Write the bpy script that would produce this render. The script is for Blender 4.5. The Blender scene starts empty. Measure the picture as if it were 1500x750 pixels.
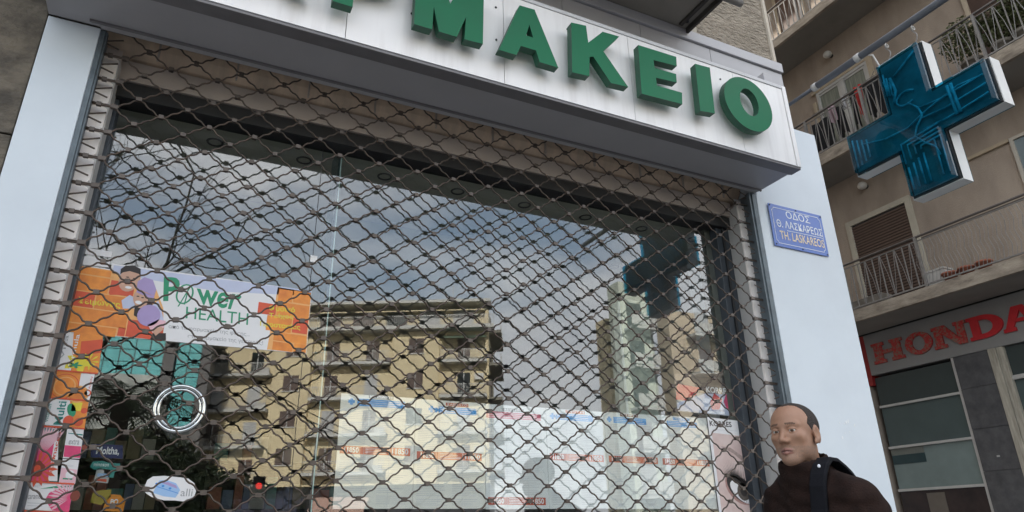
import bpy, bmesh, math, random
import numpy as np
from mathutils import Vector, Matrix
random.seed(7); np.random.seed(7)
S = bpy.context.scene
C = S.collection
D = 2.65          # metres from the camera to the shop front plane
H = 1.35          # camera height
R = math.radians
# ------------------------------------------------------------------ camera
cam_d = bpy.data.cameras.new('camera'); cam = bpy.data.objects.new('camera', cam_d); C.objects.link(cam)
cam_d.sensor_width = 36.0; cam_d.lens = 36.0 * 990.86 / 1500.0
cam_d.clip_start = 0.05; cam_d.clip_end = 600
def rx(t): c, s = math.cos(t), math.sin(t); return np.array([[1,0,0],[0,c,-s],[0,s,c]])
def rz(t): c, s = math.cos(t), math.sin(t); return np.array([[c,-s,0],[s,c,0],[0,0,1]])
CR = rz(-0.46289395) @ rx(0.38676216) @ np.array([[1,0,0],[0,0,1],[0,-1,0]], float) @ rz(0.02138282)
BR = CR @ np.diag([1, -1, -1])
cam.matrix_world = Matrix([[*BR[0], 0], [*BR[1], 0], [*BR[2], H], [0, 0, 0, 1]])
S.camera = cam
# ------------------------------------------------------------------ world, sun, exposure
SUN_DIR = Vector((-0.24, 0.70, 0.0)).normalized(); SUN_EL = R(33)
W_ = bpy.data.worlds.new('World'); S.world = W_; W_.use_nodes = True
nt = W_.node_tree; nt.nodes.clear()
def N(t, **k):
    n = nt.nodes.new(t)
    for a, b in k.items(): setattr(n, a, b)
    return n
sky = N('ShaderNodeTexSky', sky_type='NISHITA', sun_disc=False)
sky.sun_elevation = SUN_EL; sky.sun_rotation = math.atan2(SUN_DIR.x, SUN_DIR.y)
sky.air_density = 1.4; sky.dust_density = 2.0
tc = N('ShaderNodeTexCoord'); mp = N('ShaderNodeMapping'); mp.inputs['Scale'].default_value = (1.0, 1.0, 2.2)
mp.inputs['Location'].default_value = (0.35, 0.2, 0.1)
nz = N('ShaderNodeTexNoise'); nz.inputs['Scale'].default_value = 1.7; nz.inputs['Detail'].default_value = 6; nz.inputs['Roughness'].default_value = 0.52
nz2 = N('ShaderNodeTexNoise'); nz2.inputs['Scale'].default_value = 3.4; nz2.inputs['Detail'].default_value = 7; nz2.inputs['Roughness'].default_value = 0.55
cr = N('ShaderNodeValToRGB'); cr.color_ramp.elements[0].position = 0.36; cr.color_ramp.elements[1].position = 0.54
cc = N('ShaderNodeValToRGB'); cc.color_ramp.elements[0].position = 0.32; cc.color_ramp.elements[1].position = 0.68
cc.color_ramp.elements[0].color = (4.2, 4.45, 5.0, 1); cc.color_ramp.elements[1].color = (9.4, 9.3, 9.2, 1)
mx = N('ShaderNodeMix', data_type='RGBA'); bg = N('ShaderNodeBackground'); out = N('ShaderNodeOutputWorld')
L_ = nt.links.new
L_(tc.outputs['Generated'], mp.inputs['Vector']); L_(mp.outputs[0], nz.inputs['Vector']); L_(mp.outputs[0], nz2.inputs['Vector'])
L_(nz.outputs['Fac'], cr.inputs[0]); L_(nz2.outputs['Fac'], cc.inputs[0])
mth = N('ShaderNodeMath', operation='MULTIPLY'); mth.inputs[1].default_value = 0.9; L_(cr.outputs[0], mth.inputs[0])
L_(mth.outputs[0], mx.inputs[0]); L_(sky.outputs[0], mx.inputs[6]); L_(cc.outputs[0], mx.inputs[7])
L_(mx.outputs[2], bg.inputs[0]); L_(bg.outputs[0], out.inputs[0])
bg.inputs[1].default_value = 0.12
sl = bpy.data.lights.new('sun', 'SUN'); sl.energy = 3.6; sl.angle = R(1.5); sl.color = (1.0, 0.95, 0.86)
so = bpy.data.objects.new('sun', sl); C.objects.link(so); so.location = (0, 0, 30)
sd = Vector((SUN_DIR.x*math.cos(SUN_EL), SUN_DIR.y*math.cos(SUN_EL), math.sin(SUN_EL)))
so.rotation_euler = sd.to_track_quat('Z', 'Y').to_euler()
S.view_settings.view_transform = 'Standard'; S.view_settings.look = 'None'; S.view_settings.gamma = 1
S.view_settings.exposure = 1.65
S.cycles.max_bounces = 8; S.cycles.transparent_max_bounces = 16

# ------------------------------------------------------------------ materials
MATS = {}
def mat(name, col, rough=0.6, metal=0.0, var=0.12, scale=6.0, bump=0.0, bscale=60.0, col2=None, spec=0.5, stretch=None, detail=5, alpha=1.0, coat=0.0, trans=0.0, thr=None, emit=None, bdist=0.02):
    if name in MATS: return MATS[name]
    m = bpy.data.materials.new(name); m.use_nodes = True; t = m.node_tree; b = t.nodes['Principled BSDF']
    b.inputs['Roughness'].default_value = rough; b.inputs['Metallic'].default_value = metal
    b.inputs['Specular IOR Level'].default_value = spec; b.inputs['Coat Weight'].default_value = coat
    b.inputs['Alpha'].default_value = alpha; b.inputs['Transmission Weight'].default_value = trans
    tc = t.nodes.new('ShaderNodeTexCoord'); v = tc.outputs['Object']
    if stretch:
        mp = t.nodes.new('ShaderNodeMapping'); mp.inputs['Scale'].default_value = stretch; t.links.new(v, mp.inputs[0]); v = mp.outputs[0]
    c1 = [min(1, c*(1+var)) for c in col]; c0 = [c*(1-var) for c in col] if col2 is None else col2
    if var > 0 or col2:
        n = t.nodes.new('ShaderNodeTexNoise'); n.inputs['Scale'].default_value = scale; n.inputs['Detail'].default_value = detail; n.inputs['Roughness'].default_value = 0.6
        t.links.new(v, n.inputs['Vector'])
        r = t.nodes.new('ShaderNodeValToRGB'); r.color_ramp.elements[0].position = thr[0] if thr else 0.3; r.color_ramp.elements[1].position = thr[1] if thr else 0.7
        r.color_ramp.elements[0].color = (*c0, 1); r.color_ramp.elements[1].color = (*c1, 1)
        t.links.new(n.outputs['Fac'], r.inputs[0]); t.links.new(r.outputs[0], b.inputs['Base Color'])
        mr = t.nodes.new('ShaderNodeMath'); mr.operation = 'MULTIPLY_ADD'; mr.inputs[1].default_value = 0.15; mr.inputs[2].default_value = rough - 0.07
        t.links.new(n.outputs['Fac'], mr.inputs[0]); t.links.new(mr.outputs[0], b.inputs['Roughness'])
    else: b.inputs['Base Color'].default_value = (*col, 1)
    if bump > 0:
        n2 = t.nodes.new('ShaderNodeTexNoise'); n2.inputs['Scale'].default_value = bscale; n2.inputs['Detail'].default_value = 6
        t.links.new(v, n2.inputs['Vector'])
        bp = t.nodes.new('ShaderNodeBump'); bp.inputs['Strength'].default_value = bump; bp.inputs['Distance'].default_value = bdist
        t.links.new(n2.outputs['Fac'], bp.inputs['Height']); t.links.new(bp.outputs[0], b.inputs['Normal'])
    if emit: b.inputs['Emission Color'].default_value = (*emit[:3], 1); b.inputs['Emission Strength'].default_value = emit[3]
    MATS[name] = m; return m
def flat(name, col, rough=0.55):
    return mat(name, col, rough, var=0.04, scale=20)
def glass_mat(name, tint=(0.8, 0.86, 0.83), f0=0.055, k=1.0, gain=1.6):
    m = bpy.data.materials.new(name); m.use_nodes = True; t = m.node_tree; t.nodes.clear()
    o = t.nodes.new('ShaderNodeOutputMaterial'); mixs = t.nodes.new('ShaderNodeMixShader'); tr = t.nodes.new('ShaderNodeBsdfTransparent'); gl = t.nodes.new('ShaderNodeBsdfGlossy')
    tr.inputs[0].default_value = (*tint, 1); gl.inputs['Roughness'].default_value = 0.0; gl.inputs[0].default_value = (0.97, 0.98, 1, 1)
    g = t.nodes.new('ShaderNodeNewGeometry'); d = t.nodes.new('ShaderNodeVectorMath'); d.operation = 'DOT_PRODUCT'
    t.links.new(g.outputs['Incoming'], d.inputs[0]); t.links.new(g.outputs['Normal'], d.inputs[1])
    def M(op, a, b):
        n = t.nodes.new('ShaderNodeMath'); n.operation = op
        for i, x in enumerate((a, b)):
            if x is None: continue
            if isinstance(x, (int, float)): n.inputs[i].default_value = x
            else: t.links.new(x, n.inputs[i])
        return n.outputs[0]
    a = M('ABSOLUTE', d.outputs['Value'], None); a = M('SUBTRACT', 1.0, a); a = M('POWER', a, 5.0); a = M('MULTIPLY', a, 1-f0); a = M('ADD', a, f0); a = M('MULTIPLY', a, gain); a = M('MINIMUM', a, 1.0)
    t.links.new(a, mixs.inputs[0]); t.links.new(tr.outputs[0], mixs.inputs[1]); t.links.new(gl.outputs[0], mixs.inputs[2]); t.links.new(mixs.outputs[0], o.inputs[0])
    MATS[name] = m; return m

# ------------------------------------------------------------------ object helpers
ORG = {}
def tag(o, label=None, cat=None, group=None, kind=None):
    if label: o['label'] = label
    if cat: o['category'] = cat
    if group: o['group'] = group
    if kind: o['kind'] = kind
    return o
def thing(name, label, cat, loc=(0, 0, 0), group=None):
    o = bpy.data.objects.new(name, None); o.empty_display_size = 0.1; C.objects.link(o); o.location = loc
    ORG[o.name] = Vector(loc); return tag(o, label, cat, group)
class MB:
    def __init__(s): s.v = []; s.f = []; s.m = []
    def add(s, vs, fs, mi=0):
        b = len(s.v); s.v += [tuple(float(c) for c in v) for v in vs]; s.f += [tuple(b+i for i in f) for f in fs]; s.m += [mi]*len(fs); return s
    def box(s, x0, x1, y0, y1, z0, z1, mi=0):
        if x0 > x1: x0, x1 = x1, x0
        if y0 > y1: y0, y1 = y1, y0
        if z0 > z1: z0, z1 = z1, z0
        v = [(x, y, z) for x in (x0, x1) for y in (y0, y1) for z in (z0, z1)]
        return s.add(v, [(0,1,3,2),(4,6,7,5),(0,4,5,1),(2,3,7,6),(0,2,6,4),(1,5,7,3)], mi)
    def quad(s, a, b, c, d, mi=0): return s.add([a, b, c, d], [(0,1,2,3)], mi)
    def prism(s, pts, f, d0, d1, mi=0, hole=None):
        # pts: 2D outline, f(u,v,d) -> 3D; d0 front, d1 back
        tris = tess(pts, hole); loops = [pts] + ([hole] if hole else []); allp = [p for l in loops for p in l]; n = len(allp)
        vs = [f(u, w, d0) for u, w in allp] + [f(u, w, d1) for u, w in allp]
        fs = [tuple(t) for t in tris] + [tuple(i+n for i in reversed(t)) for t in tris]
        k = 0
        for l in loops:
            for i in range(len(l)):
                a, b = k+i, k+(i+1) % len(l); fs.append((a, b, b+n, a+n))
            k += len(l)
        return s.add(vs, fs, mi)
    def tube(s, pts, r, n=6, cap=True, mi=0):
        P = [Vector(p) for p in pts]; rs = r if isinstance(r, (list, tuple)) else [r]*len(P)
        vs = []; fs = []; up = Vector((0, 0, 1)); prev = None
        for i, p in enumerate(P):
            d = (P[min(i+1, len(P)-1)] - P[max(i-1, 0)])
            d = d.normalized() if d.length > 1e-9 else Vector((0, 0, 1))
            if prev is None:
                a = d.cross(up if abs(d.z) < 0.9 else Vector((1, 0, 0))).normalized()
            else:
                a = (prev - d*prev.dot(d)); a = a.normalized() if a.length > 1e-6 else d.orthogonal().normalized()
            prev = a; b = d.cross(a)
            for k in range(n):
                t = 2*math.pi*k/n; vs.append(p + (a*math.cos(t)+b*math.sin(t))*rs[i])
        for i in range(len(P)-1):
            for k in range(n): fs.append((i*n+k, i*n+(k+1) % n, (i+1)*n+(k+1) % n, (i+1)*n+k))
        if cap: fs.append(tuple(reversed(range(n)))); fs.append(tuple((len(P)-1)*n+k for k in range(n)))
        return s.add(vs, fs, mi)
    def ball(s, c, r, n=12, m=8, mi=0, sc=(1, 1, 1)):
        vs = []; fs = []
        for i in range(m+1):
            th = math.pi*i/m
            for k in range(n):
                ph = 2*math.pi*k/n; vs.append((c[0]+r*sc[0]*math.sin(th)*math.cos(ph), c[1]+r*sc[1]*math.sin(th)*math.sin(ph), c[2]+r*sc[2]*math.cos(th)))
        for i in range(m):
            for k in range(n): fs.append((i*n+k, (i+1)*n+k, (i+1)*n+(k+1) % n, i*n+(k+1) % n))
        return s.add(vs, fs, mi)
    def build(s, name, mats, parent=None, smooth=False, label=None, cat=None, group=None, kind=None, bevel=0.0, origin=None, autosm=False):
        me = bpy.data.meshes.new(name)
        if parent is not None: off = ORG[parent.name]
        elif origin is not None: off = Vector(origin)
        else:
            a = np.array(s.v); off = Vector(((a[:,0].min()+a[:,0].max())/2, (a[:,1].min()+a[:,1].max())/2, a[:,2].min()))
        me.from_pydata([(v[0]-off.x, v[1]-off.y, v[2]-off.z) for v in s.v], [], s.f)
        ms = mats if isinstance(mats, (list, tuple)) else [mats]
        for m in ms: me.materials.append(m)
        if len(ms) > 1: me.polygons.foreach_set('material_index', s.m)
        if smooth: me.polygons.foreach_set('use_smooth', [True]*len(s.f))
        me.validate(); me.update()
        bm = bmesh.new(); bm.from_mesh(me); bmesh.ops.recalc_face_normals(bm, faces=bm.faces); bm.to_mesh(me); bm.free()
        o = bpy.data.objects.new(name, me); C.objects.link(o)
        if parent is not None: o.parent = parent
        else: o.location = off
        ORG[o.name] = off
        if bevel > 0:
            b = o.modifiers.new('bevel', 'BEVEL'); b.width = bevel; b.segments = 2; b.limit_method = 'ANGLE'; b.angle_limit = R(40)
        return tag(o, label, cat, group, kind)
def dup(o, parent=None, dv=(0, 0, 0)):
    c = o.copy(); C.objects.link(c); c.parent = parent if parent is not None else None
    c.location = o.location + Vector(dv); ORG[c.name] = ORG[o.name]; return c
def dup_tree(o, dv, label=None):
    c = o.copy(); C.objects.link(c); c.location = o.location + Vector(dv)
    if label: c['label'] = label
    for ch in list(o.children):
        d = ch.copy(); C.objects.link(d); d.parent = c
        for g in list(ch.children):
            e = g.copy(); C.objects.link(e); e.parent = d
    return c
def tess(pts, hole=None):
    from mathutils.geometry import tessellate_polygon
    loops = [[Vector((u, w, 0)) for u, w in pts]]
    if hole: loops.append([Vector((u, w, 0)) for u, w in hole])
    return [tuple(t) for t in tessellate_polygon(loops)]
def text_mesh(body, offset=0.0, res=3, shear=0.0):
    c = bpy.data.curves.new('t', 'FONT'); c.body = body; c.size = 1; c.offset = offset; c.resolution_u = res; c.align_x = 'LEFT'; c.shear = shear
    o = bpy.data.objects.new('t', c); C.objects.link(o)
    bpy.context.view_layer.update()
    m = bpy.data.meshes.new_from_object(o.evaluated_get(bpy.context.evaluated_depsgraph_get()))
    vs = [(v.co.x, v.co.y) for v in m.vertices]; fs = [tuple(p.vertices) for p in m.polygons]
    bpy.data.objects.remove(o); bpy.data.curves.remove(c); bpy.data.meshes.remove(m)
    return vs, fs
def put_text(mb, body, u0, u1, v0, v1, f, d, mi, offset=0.0, rot=0, shear=0.0):
    """fits the text's ink into the rectangle u0..u1, v0..v1 (rot=90 reads upward) as flat print"""
    vs, fs = text_mesh(body, offset, shear=shear); a = np.array(vs)
    if len(a) == 0: return
    mn = a.min(0); mxx = a.max(0); a = (a-mn)/(mxx-mn)
    if rot == 90: a = np.stack([1-a[:,1], a[:,0]], 1)
    mb.add([f(u0+(u1-u0)*p[0], v0+(v1-v0)*p[1], d) for p in a], fs, mi)
# coordinates: P = point of the shop front seen at tangent (tx, tz) on a plane y*D in front of the camera
def P(tx, tz, y=1.0): return Vector((tx*y*D, y*D, H+tz*y*D))
def XZ(x, y, z): return Vector((x*D, y*D, H+z*D))
# ------------------------------------------------------------------ palette
stone = mat('stone', (0.150, 0.128, 0.100), 0.75, var=0.1, scale=8, bump=0.5, bscale=30, bdist=0.04, col2=(0.062, 0.053, 0.043), detail=11, thr=(0.35, 0.62), stretch=(1, 1, 1.6))
stucco = mat('stucco', (0.42, 0.36, 0.29), 0.95, var=0.12, scale=9, bump=1.0, bscale=34, bdist=0.07, stretch=(0.8, 0.8, 1.9), col2=(0.27, 0.23, 0.18), detail=9)
blue_paint = mat('blue_white_paint', (0.60, 0.66, 0.72), 0.42, var=0.015, scale=1.8, col2=(0.53, 0.585, 0.645), thr=(0.2, 0.55), detail=10, bump=0.03, bscale=9)
scrape = flat('bare_primer', (0.75, 0.78, 0.80))
fascia_m = mat('fascia_metal', (0.45, 0.445, 0.465), 0.5, var=0.06, scale=4)
under_m = mat('canopy_underside', (0.37, 0.368, 0.39), 0.5, var=0.05, scale=3)
under_d = mat('canopy_lip', (0.17, 0.165, 0.175), 0.5, var=0.1, scale=8)
white_panel = mat('white_panel', (0.86, 0.845, 0.85), 0.38, var=0.02, scale=2.6, stretch=(6, 1, 0.5), col2=(0.68, 0.655, 0.655), thr=(0.12, 0.52), detail=9)
trim_m = mat('panel_trim', (0.60, 0.60, 0.62), 0.45, var=0.08, scale=9)
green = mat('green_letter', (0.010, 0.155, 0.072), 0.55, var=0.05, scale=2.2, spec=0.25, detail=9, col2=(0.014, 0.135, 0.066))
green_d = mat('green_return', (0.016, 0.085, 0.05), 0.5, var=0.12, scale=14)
rail_m = mat('guide_rail', (0.10, 0.125, 0.145), 0.45, metal=0.3, var=0.25, scale=18, bump=0.1)
plate_m = mat('guide_plate', (0.85, 0.80, 0.775), 0.5, var=0.07, scale=9)
reveal_m = mat('reveal_grey', (0.46, 0.455, 0.45), 0.55, var=0.05, scale=4)
frame_m = mat('window_frame', (0.045, 0.055, 0.068), 0.4, metal=0.2, var=0.15, scale=12)
frame_o = mat('inner_frame', (0.11, 0.115, 0.10), 0.5, var=0.1, scale=8)
roll_m = mat('roll_cover', (0.72, 0.56, 0.42), 0.6, var=0.12, scale=3, stretch=(4, 1, 1), col2=(0.48, 0.38, 0.29))
board_m = mat('lintel_board', (0.46, 0.40, 0.36), 0.6, var=0.1, scale=5)
black_m = mat('black_metal', (0.018, 0.018, 0.02), 0.5, var=0.2, scale=10)
grille_m = mat('grille_steel', (0.088, 0.064, 0.050), 0.48, metal=0.25, var=0.3, scale=14, col2=(0.043, 0.034, 0.030))
clip_m = mat('grille_clip', (0.095, 0.078, 0.068), 0.45, metal=0.4, var=0.3, scale=25)
ceil_m = mat('ceiling', (0.55, 0.55, 0.46), 0.8, var=0.05, scale=2)
inner_m = mat('shop_wall', (0.17, 0.17, 0.155), 0.8, var=0.15, scale=2)
concrete = mat('concrete', (0.26, 0.235, 0.20), 0.9, var=0.15, scale=4, bump=0.25, bscale=30, col2=(0.15, 0.135, 0.115))
asphalt = mat('asphalt', (0.05, 0.05, 0.052), 0.9, var=0.2, scale=3, bump=0.3, bscale=90)
paving = mat('paving', (0.27, 0.26, 0.245), 0.85, var=0.15, scale=2, bump=0.2, bscale=40)
white_line = mat('road_paint', (0.7, 0.7, 0.68), 0.8, var=0.15, scale=8)
chrome = mat('chrome', (0.75, 0.77, 0.78), 0.12, metal=1.0, var=0.02, scale=4)
glass_m = glass_mat('shop_glass', tint=(0.955, 0.97, 0.96), f0=0.055, gain=1.5)

GZ = -H/D
# ------------------------------------------------------------------ ground
MB().box(-150, 150, -150, 150, -0.9, -0.12).build('ground', asphalt, kind='structure')
pv = MB().box(-40, 1.46*D, 0.1*D-0.9, 1.05*D, -0.12, 0.0); pv.box(-40, 1.46*D, -1.2, -0.66, -0.13, 0.002)
pv.build('pavement', paving, kind='structure')
pv2 = MB().box(9.2, 12, -1.0, 30, -0.13, 0.0); pv2.build('pavement', paving, kind='structure')
MB().box(-60, 60, -58.5, -50.5, -0.13, 0.0).build('pavement', paving, kind='structure')
rd = MB()
for k in range(-8, 9): rd.box(k*5-1.2, k*5+1.2, -14.08, -13.92, -0.121, -0.116)
rd.build('road_marking', white_line, kind='structure')

# ------------------------------------------------------------------ pharmacy building
pb = thing('pharmacy_building', 'corner pharmacy building with pale blue pillars, grey stone and rough stucco wall above', 'building', (0, D*1.3, 0))
def db(mb, x0, x1, y0, y1, z0, z1, mi=0): return mb.box(x0*D, x1*D, y0*D, y1*D, H+z0*D, H+z1*D, mi)
# upper mass of the building, stucco face and corner strip
db(MB(), -3.4, 1.30, 1.016, 12.5, 0.76, 8.6).build('upper_wall', stucco, pb)  # unseen depth and height extended to keep the sun off the side street
db(MB(), 1.2995, 1.309, 1.010, 1.03, 1.134, 6.2).build('corner_strip', mat('pale_render', (0.5, 0.45, 0.38), 0.9, var=0.1, bump=0.3), pb)
db(MB(), 0.98, 1.035, 1.008, 1.0155, 1.134, 6.2).build('plain_render_strip', mat('smooth_render', (0.40, 0.36, 0.30), 0.9, var=0.12, bump=0.15), pb)
# lower walls
db(MB(), -3.4, -0.60, 1.03, 6, GZ, 0.755).build('side_wall', inner_m, pb)
db(MB(), -0.60, -0.27, 1.03, 1.20, GZ, 0.755).build('side_wall', inner_m, pb)
db(MB(), 1.16, 1.376, 1.26, 6, GZ, 0.755).build('side_wall', fascia_m, pb)
db(MB(), -0.60, 1.16, 3.2, 3.3, GZ, 0.755).build('back_wall', inner_m, pb)
# stone cladding slabs on the left
zs = [GZ, -0.24, 0.135, 0.5135, 0.89, 1.26, 1.64]; xs = [-0.2545, -0.72, -1.15, -1.6, -2.1]
for j in range(len(zs)-1):
    for i in range(len(xs)-1):
        sh = 0.0 if i == 0 else 0.11*(j % 2)
        x1 = xs[i]-(sh if i else 0); x0 = xs[i+1]-0.11*(j % 2)
        m = MB(); db(m, x0+0.0010, x1-0.0010, 1.004+0.0012*((i*7+j*3) % 3), 1.015 if zs[j] > 0.7 else 1.029, zs[j]+0.0012, zs[j+1]-0.0012)
        m.build('stone_slab', stone, pb, bevel=0.004)
# pillars
m = MB(); db(m, -0.2535, -0.1862, 1.0, 1.13, GZ, 0.7160); m.build('pillar', blue_paint, pb, bevel=0.003)
m = MB(); db(m, 1.1330, 1.3825, 1.0, 1.259, GZ, 0.9355); rp = m.build('pillar', blue_paint, pb, bevel=0.003, label='wide pale blue pillar with scraped paint marks')
for (cx, cz, w, h) in [(1.262, .1985, .004, .006), (1.283, .2005, .006, .010), (1.289, .2035, .005, .012), (1.276, .1975, .003, .004), (1.307, .196, .004, .008), (1.305, .1935, .006, .003), (1.262, .168, .005, .008), (1.272, .178, .003, .003), (1.288, .181, .004, .003), (1.30, .172, .0025, .004)]:
    n = 7; pts = [(cx+w*0.5*math.cos(6.283*k/n)*random.uniform(.5, 1.1), cz+h*0.5*math.sin(6.283*k/n)*random.uniform(.5, 1.1)) for k in range(n)]
    m = MB(); m.prism(pts, lambda u, w_, d: (u*D, d*D, H+w_*D), 0.9996, 0.99999); m.build('paint_scrape', scrape, pb)
# fascia panels above the canopy
xe = [-0.60, -0.42, -0.21, 0.0, 0.212, 0.424, 0.636, 0.848, 1.06, 1.305]
for i in range(len(xe)-1):
    z0 = 0.765 if i < 8 else 0.9375
    m = MB(); db(m, xe[i]+0.0008, xe[i+1]-0.0008, 1.0, 1.014, z0, 1.1015); m.build('fascia_panel', fascia_m, pb)
db(MB(), -0.60, 1.3065, 0.994, 1.0155, 1.1045, 1.1325).build('fascia_cap', fascia_m, pb, bevel=0.002)
db(MB(), -0.60, 1.300, 1.0155, 1.0158, 0.80, 1.12).build('fascia_backing', black_m, pb)
# window recess: guide plates' reveals, frames
db(MB(), 1.100, 1.105, 1.034, 1.0695, GZ, 0.69).build('reveal_panel', reveal_m, pb)
db(MB(), -0.162, -0.157, 1.034, 1.0695, GZ, 0.69).build('reveal_panel', reveal_m, pb)
db(MB(), 1.0625, 1.106, 1.070, 1.10, GZ, 0.643).build('window_frame', frame_m, pb, bevel=0.003)
db(MB(), 1.078, 1.084, 1.0665, 1.0695, GZ, 0.643).build('frame_bead', black_m, pb)
db(MB(), 1.0455, 1.0620, 1.0905, 1.12, GZ, 0.655).build('window_frame', frame_o, pb, bevel=0.002)
db(MB(), -0.166, -0.1515, 1.070, 1.10, GZ, 0.643).build('window_frame', frame_m, pb, bevel=0.003)
db(MB(), -0.166, 1.106, 1.060, 1.10, 0.6435, 0.672).build('window_frame', black_m, pb, bevel=0.003)
db(MB(), -0.166, 1.106, 1.060, 1.10, GZ, GZ+0.06).build('window_frame', frame_m, pb)
db(MB(), -0.166, 1.106, 1.056, 1.10, 0.6725, 0.708).build('lintel_board', board_m, pb)
m = MB(); pts = [(math.cos(a)*0.052, math.sin(a)*0.045) for a in np.linspace(math.pi, 2*math.pi, 15)]
m.prism([(1.092+u, 0.752+w) for u, w in pts], lambda u, w, d: (d*D, u*D, H+w*D), -0.185, 1.131); m.build('roll_cover', roll_m, pb, smooth=False)
for k in range(11): db(MB(), -0.11+k*0.118, -0.107+k*0.118, 1.0365, 1.0405, 0.709, 0.755).build('roll_cover_joint', board_m, pb)
db(MB(), -0.186, 1.132, 1.0, 1.002, 0.7525, 0.7645).build('soffit_block', black_m, pb)
# glass panes (two, butted at the clip)
for (a, b) in ((-0.1505, 0.1690), (0.1700, 1.0615)):
    m = MB(); db(m, a, b, 1.0885, 1.0895, GZ+0.061, 0.6430); m.build('glass_pane', glass_m, pb)
db(MB(), 0.1690, 0.1700, 1.0886, 1.0894, GZ+0.061, 0.643).build('glass_joint', black_m, pb)
db(MB(), 0.203, 0.2046, 1.094, 1.0955, GZ+0.061, 0.64).build('glass_fin_edge', mat('glass_edge', (0.5, 0.68, 0.66), 0.2, var=0.05), pb)
db(MB(), 0.1990, 0.2025, 1.0945, 1.16, GZ+0.061, 0.66).build('glass_fin', glass_mat('fin_glass', tint=(0.45, 0.62, 0.66), gain=0.8), pb)
m = MB(); db(m, 0.165, 0.1765, 1.084, 1.0884, 0.4225, 0.4345); m.build('glass_clip', mat('clip_white', (0.8, 0.8, 0.8), 0.4), pb, bevel=0.002)
# room behind the glass
db(MB(), -0.60, 1.16, 1.101, 3.2, 0.665, 0.69).build('ceiling', ceil_m, pb)
db(MB(), -0.60, 1.16, 1.101, 3.2, GZ, GZ+0.01).build('shop_floor', inner_m, pb)
db(MB(), -0.60, 0.9, 1.38, 1.385, 0.655, 0.6645).build('ceiling_edge', reveal_m, pb)
for i, (lx, ly) in enumerate([(-0.007+0.1575*k, 1.182) for k in range(8)] + [(0.80, 1.075+0.04), (0.86, 1.51), (1.02, 1.42)]):
    m = MB(); c = XZ(lx, ly, 0.6648)
    for rr, zz, mi in ((0.042, 0, 0),):
        n = 20; ring = lambda r_, z_: [(c.x+r_*math.cos(6.2832*k/n), c.y+r_*math.sin(6.2832*k/n), c.z+z_) for k in range(n)]
        A = ring(0.040, 0); B = ring(0.038, -0.004); Cc = ring(0.029, -0.003); Dd = ring(0.026, 0.02)
        m.add(A+B+Cc+Dd, [(i_*n+k, i_*n+(k+1) % n, (i_+1)*n+(k+1) % n, (i_+1)*n+k) for i_ in range(3) for k in range(n)], 0)
        m.add(ring(0.028, 0.004), [tuple(range(n))], 1)
    m.build('downlight', [mat('downlight_rim', (0.06, 0.06, 0.055), 0.5), mat('lens', (0.5, 0.55, 0.42), 0.3)], pb)
# interior partition seen through the right of the pane
m = MB(); db(m, 0.893, 0.975, 1.235, 1.25, GZ+0.011, 0.5)
m.build('display_partition', mat('partition', (0.40, 0.45, 0.40), 0.5, var=0.06), pb)
db(MB(), 0.886, 0.8925, 1.232, 1.255, GZ+0.011, 0.49).build('partition_edge', mat('edge_white', (0.8, 0.82, 0.8), 0.4), pb)
# shelf units standing in the shop
shelf_cols = [(0.35, 0.30, 0.20), (0.10, 0.30, 0.28), (0.5, 0.5, 0.48), (0.35, 0.12, 0.08), (0.15, 0.2, 0.35)]
sm = [mat('pack%d' % i, c, 0.6, var=0.1) for i, c in enumerate(shelf_cols)]
for q, (x0, lab) in enumerate([(-0.5, 'dark shelf unit of small packs at the left inside the shop'), (0.12, 'dark shelf unit of small packs deep inside the shop centre')]):
    t = thing('shelf_unit', lab, 'shelf', XZ(x0+0.25, 2.4, GZ+0.01))
    m = MB(); db(m, x0, x0+0.5, 2.5, 2.52, GZ+0.011, 0.35)
    for k in range(6): db(m, x0, x0+0.5, 2.36, 2.4995, GZ+0.02+k*0.14, GZ+0.03+k*0.14)
    m.build('shelf_rack', black_m, t)
    m = MB()
    for k in range(6):
        x = x0+0.01
        while x < x0+0.46:
            w = random.uniform(0.02, 0.05); db(m, x, x+w*0.9, 2.38, 2.45, GZ+0.0305+k*0.14, GZ+0.0305+k*0.14+random.uniform(.05, .1), random.randrange(5)); x += w
    m.build('pack', sm, t, kind='stuff')
# balcony slab of the first floor above the shop
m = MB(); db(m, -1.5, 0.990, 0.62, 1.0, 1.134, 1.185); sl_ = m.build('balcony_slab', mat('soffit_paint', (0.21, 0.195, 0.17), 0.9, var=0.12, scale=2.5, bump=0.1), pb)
m = MB(); db(m, 0.958, 0.966, 0.64, 0.985, 1.1265, 1.1339); db(m, 0.984, 0.9905, 0.62, 0.993, 1.119, 1.1339); m.build('drip_edge', mat('dark_edge', (0.05, 0.045, 0.04), 0.9, var=0.3), pb)  # dark strips along the drip channel
m = MB(); m.tube([XZ(1.0, 0.63, 1.12), XZ(1.0, 0.80, 1.12), XZ(1.0, 0.88, 1.155)], 0.03, 10); m.tube([XZ(0.93, 0.86, 1.118), XZ(1.035, 0.86, 1.118)], 0.022, 8); m.build('drain_pipe', mat('pipe_grey', (0.16, 0.15, 0.14), 0.7, var=0.2), pb, smooth=True)
m = MB(); db(m, 1.205, 1.232, 0.975, 0.999, 1.035, 1.060); m.build('junction_box', fascia_m, pb, bevel=0.003)
for q in ((0.985, 1.0, 1.143), (1.03, 0.999, 1.129), (0.97, 0.97, 1.131)): m = MB(); m.ball(XZ(*q), 0.012, 8, 6); m.build('cable_knob', black_m, pb)

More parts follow.
